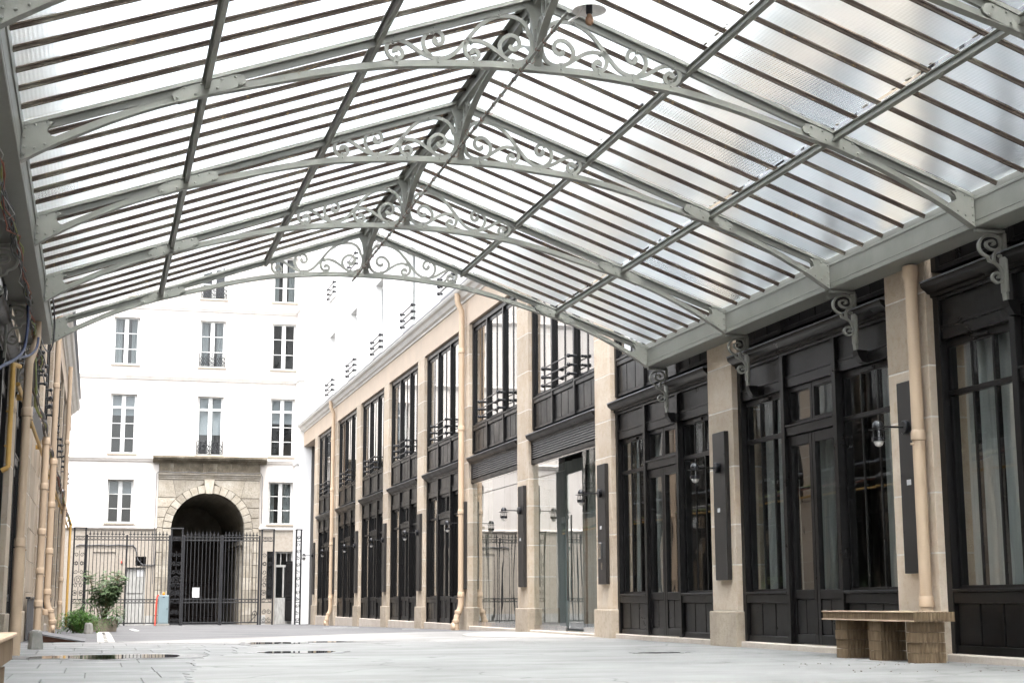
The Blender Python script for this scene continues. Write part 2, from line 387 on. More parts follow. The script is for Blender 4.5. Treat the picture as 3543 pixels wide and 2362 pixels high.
# ------------------------------------------------------------------ ground
def ground():
    xs = [-120, 0, 120]; ys = [-80, 27.5, 62, 220]
    g = G(); V = [(x, y, zg(min(y, 62))-.012) for y in ys for x in xs]; n = len(xs)
    g.add(V, [(j*n+i, j*n+i+1, (j+1)*n+i+1, (j+1)*n+i) for j in range(len(ys)-1) for i in range(n-1)])
    struct(ob('ground', g, 'asphalt'))
    # pale concrete apron with a ragged edge against the old slabs
    edge = [(.75, -6), (.7, 6), (.66, 10.7), (.72, 12.2), (.9, 13.6), (.85, 14.6), (1.1, 15.6), (1.45, 16.6), (1.6, 18.1), (1.95, 19.2), (1.9, 20.2), (1.2, 21.0), (.4, 21.6), (.3, 22.2)]
    rr = random.Random(3); pts = []
    for (x0, y0), (x1, y1) in zip(edge, edge[1:]):
        k = max(1, int((y1-y0)/.12))
        for i in range(k):
            t = i/k; pts.append((x0+(x1-x0)*t+rr.uniform(-.05, .05), y0+(y1-y0)*t))
    pts.append((.3, 22.25))
    far = [(.95, 22.7), (2.1, 23.7), (3.3, 24.9), (4.6, 26.2), (5.6, 27.0), (6.4, 27.3), (7.6, 27.4)]
    px, py = .3, 22.25
    for x, y in far:
        for i in range(1, 7): pts.append((px+(x-px)*i/6+rr.uniform(-.02, .02), py+(y-py)*i/6+rr.uniform(-.05, .05)))
        px, py = x, y
    poly = pts+[(7.9, 27.4), (7.9, -6)]
    struct(ob('concrete_paving', G().prism(poly, 'z', -.06, .002), 'concrete'))
    # a smooth cement patch before the glass shopfront
    pp = [(5.7, 23.2), (6.2, 22.4), (6.9, 22.0), (7.36, 21.9), (7.36, 26.0), (6.9, 26.2), (6.2, 25.4), (5.8, 24.3)]
    struct(ob('cement_patch', G().prism([(x+rr.uniform(-.05, .05), y) for x, y in pp], 'z', -.02, .010), 'kerb_stone'))
    # old stone slabs
    pv = struct(ob('paving', G().add([(-1.2, 4, -.008), (2.4, 4, -.008), (2.4, 22.2, -.008), (-1.2, 22.2, -.008)], [(0, 1, 2, 3)]), 'joint_grit'))
    y = 6.0; row = 0
    while y < 22.1:
        d = .95; x = -1.15-(.3 if row % 2 else 0)
        while x < (2.1 if y > 14.5 else 1.2):
            wdt = rr.choice((.55, .62, .7))
            if x+wdt > -1.2:
                piece('paving_slab', (wdt-.007, d-.010, .05), 'slab', pv, (x+wdt/2, y+d/2, -.0255+rr.uniform(-.0015, .0015)), .004, (rr.uniform(-.002, .002), rr.uniform(-.002, .002), 0))
            x += wdt
        y += d; row += 1
    # drain strip of pale stone crossing the asphalt
    dc = struct(ob('drain_channel', G().prism([(22.3, -.004), (27.5, -.006), (33.5, zg(33.5)-.006), (33.5, zg(33.5)-.05), (22.3, -.05)], 'x', .06, .30), 'kerb_stone'))
    for k in range(9):
        yy = 22.4+k*.95; piece('drain_grate', (.05, .11, .006), 'iron', dc, (.18, yy, max(zg(yy), -.06)-.001), .001)
    # puddles
    def puddle(cx, cy_, rx, ry, seed):
        r3 = random.Random(seed); P = []
        for i in range(40):
            a = 2*math.pi*i/40; k = .72+.5*mnoise.noise((math.cos(a)*1.4+seed, math.sin(a)*1.4, seed*.7)); P.append((cx+rx*k*math.cos(a), cy_+ry*k*math.sin(a)))
        struct(ob('puddle', G().prism(P, 'z', -.01, .0062), 'water'))
        Q = [(cx+(x-cx)*1.35+r3.uniform(-.03, .03), cy_+(y-cy_)*1.35+r3.uniform(-.05, .05)) for x, y in P]
        struct(ob('damp_patch', G().prism(Q, 'z', -.01, .0040+seed*.0001), 'damp'))
    puddle(.10, 15.95, .98, .8, 1); puddle(2.15, 16.85, .50, .42, 2); puddle(2.3, 20.5, .5, .6, 5); puddle(3.1, 20.9, .42, .3, 7); puddle(5.75, 15.3, .3, .16, 9)
    # paint marks on the asphalt
    for i, (x, y_, w_, l_) in enumerate(((.86, 34.5, .11, 5.2), (5.6, 38.5, .9, .10), (6.2, 41.5, .5, .1), (6.7, 33.8, .4, .10))):
        tag(ob('painted_line', G().prism([(y_, zg(y_)-.010), (y_+l_, zg(y_+l_)-.010), (y_+l_, zg(y_+l_)-.006), (y_, zg(y_)-.006)], 'x', x, x+w_), 'line_paint'),
            ['worn white parking line on the asphalt near the drain strip', 'faded white dash across the asphalt before the fourth shopfront', 'faded short white dash on the asphalt before the gate', 'short white mark on asphalt beside the shopfront kerb'][i], 'road marking')
    # litter near the bench
    g = G(); r5 = random.Random(5)
    for i in range(40):
        x, y_ = (r5.uniform(5.6, 7.2), r5.uniform(10.2, 12.2)) if i < 50 else (r5.uniform(.8, 7), r5.uniform(10, 20))
        a = r5.uniform(0, 3.1); l = r5.uniform(.004, .016); dx, dy = math.cos(a)*l, math.sin(a)*l
        g.tube([(x, y_, .007), (x+dx, y_+dy, .008)], .003, 5)
    o = ob('litter', g, 'litter', kind='stuff'); tag(o, 'cigarette ends and crumbs scattered over the concrete', 'litter')
ground()

# ------------------------------------------------------------------ the shop buildings (timber bays between stone piers)
PW, PITCH, BW = .75, 4.53, 3.78
def proto_root(): return bpy.data.objects.new('prototype', None)

def make_pier(seed, parent):
    rr = random.Random(seed)
    p = ob('pier', G().box(.003, .5, -PW+.003, -.003, -.5, 6.33), 'mortar', parent)
    piece('stone_block', (.6, PW+.07, .92), 'pier_plinth', p, (.26, -PW/2, -.04), .012)
    z = .42
    while z < 6.3:
        h = min(rr.choice((.48, .55, .62, .70)), 6.33-z)
        if 6.33-(z+h) < .25: h = 6.33-z
        dx = rr.uniform(-.002, .002)
        piece('stone_block', (.51, PW, h-.016), 'pier_stone', p, (.255+dx*.5, -PW/2, z+h/2), .003)
        z += h
    return p

def board_set(parent, y0, y1, z0, z1, n, x, mat='timber'):
    w = (y1-y0)/n
    for i in range(n): piece('board', (.026, w-.022, z1-z0), mat, parent, (x, y0+w*(i+.5), (z0+z1)/2), .004)

def make_shopfront(parent):
    """dark timber shopfront, y 0..BW, front of the frame at x=.07"""
    g = G(); x0, x1 = .07, .22; c = .006
    g.box(x0, x1, 0, .10, .07, 3.4, c); g.box(x0, x1, BW-.10, BW, .07, 3.4, c)
    m1, m2 = BW/3, 2*BW/3
    for m in (m1, m2): g.box(x0-.012, x1, m-.045, m+.045, .07, 3.3, c)
    spans = ((.10, m1-.045), (m1+.045, m2-.045), (m2+.045, BW-.10))
    for i, (a, b) in enumerate(spans):
        g.box(x0+.02, x1-.02, a, b, 2.92, 3.03, c)                    # rail under the fascia panel
        g.box(x0+.035, x1-.02, a, b, 3.03, 3.30)                      # panel
        g.box(x0+.015, x0+.04, a, b, 3.03, 3.055, .003)
        if i != 1:
            g.box(x0+.02, x1-.02, a, b, .07, .145, c)
            g.box(x0+.05, x1-.01, a, b, .145, .53)
            g.box(x0+.005, x1-.02, a, b, .515, .615, c); g.box(x0-.015, x1-.02, a, b, .615, .645, .006)   # sill
            g.box(x0+.07, x1-.01, a, a+.045, .645, 2.92); g.box(x0+.07, x1-.01, b-.045, b, .645, 2.92)
            g.box(x0+.07, x1-.01, a, b, 2.85, 2.92, .003); g.box(x0+.07, x1-.01, a, b, .645, .675, .003)
            g.box(x0+.06, x1-.02, a, b, 2.395, 2.445, .005)
            for k in (1, 2):
                yy = a+.045+(b-a-.09)*k/3; g.box(x0+.075, x1-.02, yy-.014, yy+.014, .67, 2.86, .003)
            g.box(x0+.045, x0+.075, (a+b)/2-.14, (a+b)/2+.14, 2.865, 2.895, .004)   # trickle vent
        else:
            g.box(x0+.005, x1-.02, a, b, 2.37, 2.47, c); g.box(x0-.01, x1-.03, a, b, 2.47, 2.495, .005)
            ym = (a+b)/2
            for s, e in ((a, ym-.004), (ym+.004, b)):                 # small top-light sashes
                g.box(x0+.05, x1-.03, s, s+.05, 2.495, 2.92, .004); g.box(x0+.05, x1-.03, e-.05, e, 2.495, 2.92, .004)
                g.box(x0+.05, x1-.03, s, e, 2.86, 2.92, .004); g.box(x0+.05, x1-.03, s, e, 2.495, 2.535, .004)
            g.box(x0+.04, x0+.07, a+.06, a+.34, 2.865, 2.895, .004)
    sf = ob('shopfront', g, 'timber', parent)
    for i, (a, b) in enumerate(spans):
        if i != 1:
            board_set(sf, a+.02, b-.02, .15, .51, 3, x0+.045)
            for k in range(3):
                ya = a+.045+(b-a-.09)*k/3; yb = a+.045+(b-a-.09)*(k+1)/3
                piece('pane', (.006, yb-ya-.02, 1.73), 'glass', sf, (x0+.088, (ya+yb)/2, 1.535), 0)
                piece('pane', (.006, yb-ya-.02, .41), 'glass', sf, (x0+.088, (ya+yb)/2, 2.65), 0)
        else:
            ym = (a+b)/2
            for s, e in ((a, ym-.004), (ym+.004, b)):
                piece('pane', (.006, e-s-.1, .33), 'glass', sf, (x0+.085, (s+e)/2, 2.70), 0)
                d = G(); xx = x0+.03; w = e-s
                d.box(xx, xx+.06, 0, .07, .08, 2.36, .004); d.box(xx, xx+.06, w-.07, w, .08, 2.36, .004)
                d.box(xx, xx+.06, .07, w-.07, .08, .18, .004); d.box(xx, xx+.06, .07, w-.07, .56, .66, .004); d.box(xx, xx+.06, .07, w-.07, 2.25, 2.36, .004)
                d.box(xx+.03, xx+.06, .07, w-.07, .18, .56)
                for q in range(2):
                    ww = (w-.14)/2; d.box(xx+.012, xx+.03, .07+q*ww+.006, .07+(q+1)*ww-.006, .19, .55, .004)
                d.box(xx+.034, xx+.040, .07, w-.07, .66, 2.25)
                dd = G(); 
                dd.v, dd.f = d.v[:-8], d.f[:-6]
                ob('door_leaf', dd, 'timber', sf, (0, s, 0))
                piece('pane', (.006, w-.14, 1.59), 'glass', sf, (xx+.037, (s+e)/2, 1.455), 0)
    ob('sill', G().box(.02, .3, 0, BW, -.5, .07, .012), 'sill_stone', sf)
    ob('fascia_cornice', cornice_profile(), 'timber', sf, smooth=40)
    ob('zinc_cap', G().prism([(-.062, 3.467), (-.062, 3.480), (.2, 3.578), (.2, 3.475)], 'y', .005, BW-.005), 'zinc', sf)
    return sf
def cornice_profile():
    return G().prism([(.22, 3.30), (.075, 3.30), (.075, 3.33), (.05, 3.335), (.045, 3.365), (.02, 3.37), (0, 3.39), (-.03, 3.41), (-.05, 3.43), (-.055, 3.465), (.22, 3.465)], 'y', .005, BW-.005)

def make_storefront(parent, door):
    """frameless glass shopfront under a louvre band"""
    g = G()
    g.box(.05, .24, 0, .05, 2.95, 3.4, .004); g.box(.05, .24, BW-.05, BW, 2.95, 3.4, .004)
    g.box(.05, .24, .05, BW-.05, 2.955, 3.03, .004); g.box(.19, .26, .05, BW-.05, 3.03, 3.4)
    sf = ob('storefront', g, 'timber', parent)
    for k in range(8):
        z = 3.055+k*.0415
        key = ('louvre_slat',)
        if key not in _cache: _cache[key] = mesh_of(G().prism([(.055, 0), (.062, .026), (.11, .036), (.10, .008)], 'y', .05, BW-.05), 'louvre_slat', 'louvre')
        link('louvre_slat', _cache[key], sf, (0, 0, z))
    ob('fascia_cornice', cornice_profile(), 'timber', sf, smooth=40)
    ob('zinc_cap', G().prism([(-.062, 3.467), (-.062, 3.480), (.2, 3.578), (.2, 3.475)], 'y', .005, BW-.005), 'zinc', sf)
    ob('sill', G().box(.0, .4, 0, BW, -.5, .05, .012), 'sill_stone', sf)
    n = 4 if door else 3
    for k in range(n):
        a = BW*k/n; b = BW*(k+1)/n
        if door and k == 1: continue
        piece('pane', (.012, b-a-.006, 2.62), 'store_glass', sf, (.10, (a+b)/2, .07+1.31), 0)
        piece('pane', (.012, b-a-.006, .24), 'store_glass', sf, (.10, (a+b)/2, 2.825), 0)
        piece('glass_shoe', (.03, b-a-.004, .09), 'chrome', sf, (.10, (a+b)/2, .09), .002)
    piece('head_clamp', (.03, BW-.1, .03), 'chrome', sf, (.10, BW/2, 2.94), .002)
    if door:
        a = BW/n
        hinge = (.10, a+.02, 0)
        lf = ob('door_leaf', G().box(-.006, .006, 0, .92, .10, 2.62), 'store_glass', sf, hinge, rot=(0, 0, rad(-2)))
        lf.rotation_euler = (0, 0, rad(-2))
        for s in (-.04, .04):
            ob('handle', G().tube([(s, .80, .55), (s, .80, 1.95)], .014, 8), 'chrome', lf, smooth=40)
    return sf

def make_window(parent):
    """first-floor window: boarded spandrel, tall lights in three, guard rail"""
    g = G(); x0, x1 = .07, .22; c = .006
    g.box(x0, x1, 0, .09, 3.58, 6.32, c); g.box(x0, x1, BW-.09, BW, 3.58, 6.32, c); g.box(x0, x1, .09, BW-.09, 6.22, 6.32, c)
    m1, m2 = BW/3, 2*BW/3
    for m in (m1, m2): g.box(x0-.01, x1, m-.04, m+.04, 3.58, 6.22, c)
    spans = ((.09, m1-.04), (m1+.04, m2-.04), (m2+.04, BW-.09))
    for a, b in spans:
        g.box(x0+.05, x1-.01, a, b, 3.58, 4.05); g.box(x0+.005, x1-.02, a, b, 4.04, 4.11, c); g.box(x0-.015, x1-.02, a, b, 4.11, 4.145, .006)
        g.box(x0+.02, x0+.06, a, b, 3.575, 3.62, .004)
        ym = (a+b)/2
        for s, e in ((a, ym-.003), (ym+.003, b)):
            g.box(x0+.040, x1-.07, s, s+.028, 4.145, 6.22, .004); g.box(x0+.040, x1-.07, e-.028, e, 4.145, 6.22, .004)
            g.box(x0+.040, x1-.07, s, e, 6.14, 6.22, .004); g.box(x0+.040, x1-.07, s, e, 4.145, 4.20, .004)
        g.box(x0+.025, x0+.045, a+.05, a+.3, 6.16, 6.19, .003)
    w = ob('window', g, 'timber', parent)
    for a, b in spans:
        ym = (a+b)/2
        board_set(w, a+.01, b-.01, 3.625, 4.035, 3, x0+.045)
        for s, e in ((a, ym-.003), (ym+.003, b)): piece('pane', (.006, e-s-.054, 1.95), 'glass', w, (x0+.052, (s+e)/2, 5.17), 0)
    for z in (4.215, 4.365, 4.515): link('guard_rail', rail_mesh(), w, (0, 0, z))
    return w
def rail_mesh():
    if 'rail' not in _cache:
        g = G(); a, b = BW/3-.12, 2*BW/3+.12
        g.tube([(-.06, a, 0), (-.06, b, 0)], .011, 8)
        for y in (a, b): g.ball((-.06, y, 0), .036, 10, 6); g.tube([(-.06, y, 0), (.08, y, 0)], .022, 8)
        _cache['rail'] = mesh_of(g, 'guard_rail', 'lampblack', 45)
    return _cache['rail']

def curtain(parent, y0, y1, z0, z1, x, seed, mat='curtain', gather=0):
    rr = random.Random(seed); n = 40; g = G(); V = []
    ph = [rr.uniform(0, 6) for _ in range(3)]
    for j in range(5):
        t = j/4
        for i in range(n+1):
            s = i/n; y = y0+(y1-y0)*s
            if gather: y += gather*math.sin(t*math.pi*.55)*(1-s)*(y1-y0)
            dx = .03*math.sin(s*34+ph[0]+t*.8)+.02*math.sin(s*61+ph[1]-t)
            V.append((x+dx, y, z0+(z1-z0)*(1-t)))
    m = n+1
    g.add(V, [(j*m+i, j*m+i+1, (j+1)*m+i+1, (j+1)*m+i) for j in range(4) for i in range(n)])
    return ob('curtain', g, mat, parent, smooth=80)

def wall_rects(x0, x1, z0, z1, holes):
    """rectangles of a wall panel left over between rectangular holes (x0,x1,z0,z1)"""
    xs = sorted({x0, x1, *(h[0] for h in holes), *(h[1] for h in holes)}); zs = sorted({z0, z1, *(h[2] for h in holes), *(h[3] for h in holes)})
    out = []
    for za, zb in zip(zs, zs[1:]):
        run = None
        for xa, xb in zip(xs, xs[1:]):
            xm, zm = (xa+xb)/2, (za+zb)/2
            solid = not any(h[0] < xm < h[1] and h[2] < zm < h[3] for h in holes)
            if solid: run = (run[0], xb) if run else (xa, xb)
            if (not solid or xb == xs[-1]) and run: out.append((*run, za, zb)); run = None
    return out

def shops(name, label, X0, sx, F, ks, kinds, yend, ystart, upper):
    root = thing(name, label, 'building', (X0, 0, 0), None, sx)
    tmp = [make_pier(s, None) for s in (1, 2, 3)]; made = [False]*3
    for t in tmp: index_kids(t)
    protos = {}
    for k in ks:
        i = k % 3
        if not made[i]: tmp[i].parent = root; tmp[i].location = (0, F(k), 0); made[i] = True
        else: copy_tree(tmp[i], root, (0, F(k), 0))
    for k in ks[:-1]:
        kd = kinds(k)
        if kd:
            if kd not in protos:
                p = make_shopfront(root) if kd == 'T' else make_storefront(root, kd == 'D'); index_kids(p); protos[kd] = p; p.location = (0, F(k), 0)
            else: copy_tree(protos[kd], root, (0, F(k), 0))
        if 'W' not in protos: w = make_window(root); index_kids(w); protos['W'] = w; w.location = (0, F(k), 0)
        else: copy_tree(protos['W'], root, (0, F(k), 0))
    ob('fascia', G().box(0, .5, ystart, yend, 6.33, 6.86), 'fascia', root)
    ob('cornice', G().prism([(.4, 6.86), (-.03, 6.86), (-.045, 6.90), (-.10, 6.92), (-.15, 6.98), (-.17, 7.00), (-.22, 7.02), (-.25, 7.055), (-.26, 7.09), (.4, 7.20)], 'y', ystart, yend), 'cornice_white', root)
    ob('gutter_edge', G().prism([(-.27, 7.092), (-.27, 7.112), (.3, 7.30), (.3, 7.19)], 'y', ystart, yend+.01), 'zinc', root)
    # rooms behind the glass
    g = G()
    g.box(.5, 5.0, ystart, yend, -.4, .03); g.box(4.6, 4.8, ystart, yend, .03, 6.6); g.box(.40, 4.6, ystart, yend, 3.36, 3.58); g.box(.40, 4.8, ystart, yend, 6.45, 6.6)
    for k in ks[1:-1:2]: g.box(.5, 4.6, F(k)-.4, F(k)-.3, .03, 6.45)
    g.box(.3, 5, ystart, ystart+.1, -.4, 6.5); g.box(.3, 5, yend-.1, yend, -.4, 6.5)
    ob('room', g, 'interior', root)
    return root

FR = lambda k: 17.6+4.53*k
RK = list(range(-4, 9))
X_R = 7.40
right = shops('shop_building', 'two-storey row of dark timber shopfronts between limestone piers with white storeys above', X_R, 1, FR, RK,
              lambda k: {1: 'D', 2: 'S'}.get(k, 'T'), 56.9, -1.3, True)
# white upper storeys with deep windows and three-bar guard rails
def upper_storeys():
    holes = []; wins = []
    for k in RK[:-1]:
        c = FR(k)+BW/2
        for (z0, z1) in ((7.55, 9.66), (10.95, 13.0)): wins.append((c-.62, c+.62, z0, z1)); holes.append(wins[-1])
    g = G()
    for a, b, c_, d in wall_rects(-1.3, 57.2, 7.2, 15.2, holes): g.box(.17, .55, a, b, c_, d)
    g.box(-.2, .6, 57.21, 58.0, -.5, 15.2); g.box(-.15, .6, 56.92, 57.205, -.5, 7.19)
    ob('upper_wall', g, 'white_render', right)
    ob('upper_room', G().box(.9, 1.0, -1.3, 57.2, 7.2, 15.2).box(.55, .9, -1.3, 57.2, 15.0, 15.2), 'interior', right)
    for z in (5.75, 8.95, 11.7): piece('string_course', (.3, 1.34, .16), 'white_render', right, (-.12, 57.63, z), .01)
    ob('parapet_coping', G().box(.05, .6, -1.3, 57.2, 15.2, 15.35, .02), 'white_render', right)
    wm = mesh_of(G().box(.34, .40, -.62, -.55, 0, 2.1).box(.34, .40, .55, .62, 0, 2.1).box(.34, .40, -.03, .03, 0, 2.1).box(.34, .40, -.55, -.03, 1.99, 2.1).box(.34, .40, .03, .55, 1.99, 2.1).box(.34, .40, -.55, -.03, 0, .08).box(.34, .40, .03, .55, 0, .08), 'upper_window', 'window_white')
    rm = mesh_of(rail_small(), 'guard_rail', 'lampblack', 45)
    sm = mesh_of(G().box(.10, .34, -.72, .72, -.07, 0, .01), 'window_sill', 'white_render')
    for a, b, z0, z1 in wins:
        w = link('upper_window', wm, right, (0, (a+b)/2, z0))
        piece('pane', (.008, .52, 1.91), 'facade_glass', w, (.37, -.29, 1.035), 0); piece('pane', (.008, .52, 1.91), 'facade_glass', w, (.37, .29, 1.035), 0)
        link('window_sill', sm, w)
        for q in range(3): link('guard_rail', rm, w, (0, 0, .09+q*.17))
def rail_small():
    g = G(); g.tube([(.08, -.70, 0), (.08, .70, 0)], .022, 6)
    for y in (-.70, .70): g.ball((.08, y, 0), .05, 8, 5); g.tube([(.08, y, 0), (.18, y, 0)], .03, 6)
    return g
upper_storeys()
# curtains, a glimpsed stair and added pale drapes behind the glass
for (k, a, b, gth, mt, sd) in ((-1, .12, .8, .2, 'curtain', 1), (-2, 1.5, 2.4, .3, 'curtain', 12), (-3, 2.6, 3.6, 0, 'curtain', 13), (0, .15, .9, .15, 'curtain', 14), (-1, 1.75, 2.35, .3, 'curtain', 15), (0, 2.62, 3.6, .1, 'curtain', 3), (-2, 2.62, 3.66, 0, 'curtain', 4), (-1, 2.7, 3.66, 0, 'curtain', 5), (3, 2.6, 3.6, 0, 'curtain', 6), (4, 2.6, 3.6, .2, 'curtain', 7), (5, .15, 1.1, 0, 'curtain', 8), (6, 2.6, 3.6, 0, 'curtain', 9)):
    curtain(right, FR(k)+a, FR(k)+b, .3, 2.9, .345, sd, mt, gth)
def stair():
    g = G(); y0 = FR(-2)+.6
    for i in range(12): g.box(2.4, 3.3, y0+i*.24, y0+i*.24+.27, .2+i*.2, .24+i*.2)
    g.tube([(2.4, y0, 1.1), (2.4, y0+2.9, 3.5)], .03, 6)
    for i in range(12): g.tube([(2.4, y0+i*.24+.1, .24+i*.2), (2.4, y0+i*.24+.1, 1.2+i*.2)], .012, 5)
    ob('stair', g, 'iron', right)
stair()
curtain(right, FR(1)+1.5, FR(2)-.8, .05, 3.2, 1.1, 31); curtain(right, FR(2)+.1, FR(3)-.9, .05, 3.2, 1.3, 32)  # pale drapes added to brighten the frameless storefront glass

# opposite building across the court
FL = lambda k: 19.4+4.53*k
LK = list(range(-4, 8))
X_L = -1.03
left = shops('opposite_building', 'low timber-and-stone building facing the shop row, hung with cables and pipes', X_L, -1, FL, LK,
             lambda k: None if k in (1, 6) else 'T', 53.4, .2, False)
ob('roof', G().prism([(-.3, 7.41), (5, 9.3), (5, 7.41)], 'y', .2, 53.4), 'zinc', left)
def infill(k=1, off0=.8):
    p = ob('stone_infill', G().box(.03, .3, FL(k)+off0, FL(k+1)-PW, -.5, 3.3), 'mortar', left)
    z = -.3; r4 = random.Random(4)
    while z < 3.28:
        h = min(.5, 3.3-z); y = FL(k)+off0; off = r4.uniform(.4, .9)
        while y < FL(k+1)-PW-.05:
            l = min(off, FL(k+1)-PW-y); off = r4.uniform(.7, 1.1)
            piece('stone_block', (.29, l-.01, h-.01), 'pier_stone', p, (.165, y+l/2, z+h/2), .005); y += l
        z += h
    ob('zinc_ledge', G().prism([(-.06, 3.45), (-.06, 3.47), (.3, 3.57), (.3, 3.3), (.05, 3.3)], 'y', FL(k), FL(k+1)-PW), 'zinc', left)
infill(); infill(6, .0)

# ------------------------------------------------------------------ glass canopy
CX, TA, TOP = 3.224, .3585, 5.338
AL = math.atan(TA); TS = [10.99+2.66*i for i in range(-3, 4)]
canopy = thing('glass_canopy', 'pitched glass canopy on grey-green riveted iron trusses spanning the court', 'canopy', (CX, TS[0], 0))
CHORD = [(0, 4.70), (.3, 4.697), (.55, 4.685), (.8, 4.664), (1.13, 4.63), (1.35, 4.593), (1.65, 4.527), (1.96, 4.443), (2.3, 4.348), (2.57, 4.272), (2.82, 4.19), (3.05, 4.10), (3.25, 4.01), (3.45, 3.91), (3.62, 3.82), (3.75, 3.745), (3.87, 3.668)]
SCR = [[(-1.149, 4.752), (-1.152, 4.776), (-1.126, 4.79), (-1.1, 4.775), (-1.089, 4.744), (-1.103, 4.715), (-1.138, 4.70), (-1.18, 4.705), (-1.207, 4.735), (-1.218, 4.775), (-1.208, 4.82), (-1.17, 4.845), (-1.122, 4.857), (-1.065, 4.843), (-1.005, 4.808), (-.939, 4.767), (-.872, 4.742), (-.806, 4.735), (-.739, 4.75), (-.679, 4.788), (-.619, 4.856), (-.565, 4.923), (-.505, 5.002), (-.444, 5.065), (-.376, 5.11), (-.307, 5.135), (-.239, 5.145), (-.17, 5.135), (-.115, 5.105), (-.081, 5.054), (-.063, 4.993)],
       [(-.82, 4.897), (-.836, 4.881), (-.826, 4.857), (-.798, 4.852), (-.772, 4.873), (-.767, 4.907), (-.783, 4.944), (-.82, 4.962), (-.863, 4.958), (-.903, 4.929), (-.926, 4.88), (-.923, 4.829), (-.899, 4.78), (-.859, 4.748)],
       [(-.525, 4.803), (-.529, 4.823), (-.509, 4.835), (-.484, 4.816), (-.477, 4.787), (-.498, 4.76), (-.531, 4.757), (-.568, 4.775), (-.587, 4.815), (-.589, 4.856), (-.572, 4.89), (-.532, 4.905), (-.471, 4.909), (-.403, 4.888), (-.335, 4.845), (-.267, 4.796), (-.199, 4.766), (-.13, 4.77), (-.075, 4.804), (-.045, 4.87), (-.04, 4.94), (-.053, 5.001)],
       [(-.205, 4.896), (-.215, 4.877), (-.192, 4.864), (-.16, 4.88), (-.143, 4.916), (-.157, 4.959), (-.198, 4.983), (-.246, 4.975), (-.287, 4.939), (-.308, 4.893), (-.301, 4.845), (-.281, 4.808)]]
CLIPS = [(-1.165, 4.86, 80), (-1.138, 4.695, 90), (-.85, 4.965, 80), (-.806, 4.72, 90), (-.31, 5.16, 80), (-.55, 4.91, 130), (-.52, 4.745, 90), (-.2, 4.755, 90)]
def smoothp(P, k=3):
    out = []
    for i in range(len(P)-1):
        p0, p1, p2, p3 = P[max(0, i-1)], P[i], P[i+1], P[min(len(P)-1, i+2)]
        for j in range(k):
            t = j/k
            out.append(tuple(.5*((2*b)+(c-a)*t+(2*a-5*b+4*c-d)*t*t+(-a+3*b-3*c+d)*t**3) for a, b, c, d in zip(p0, p1, p2, p3)))
    return out+[P[-1]]
def rivet(g, x, y, z, d=-1, r_=.011):
    V = [(x+r_*math.cos(a), y, z+r_*math.sin(a)) for a in (i*math.pi/3 for i in range(6))]+[(x+r_*.6*math.cos(a), y+d*r_*.7, z+r_*.6*math.sin(a)) for a in (i*math.pi/3 for i in range(6))]
    g.add(V, [(i, (i+1) % 6, 6+(i+1) % 6, 6+i) for i in range(6)]+[(6, 7, 8, 9, 10, 11)])
def rtop(d): return TOP-TA*abs(d)
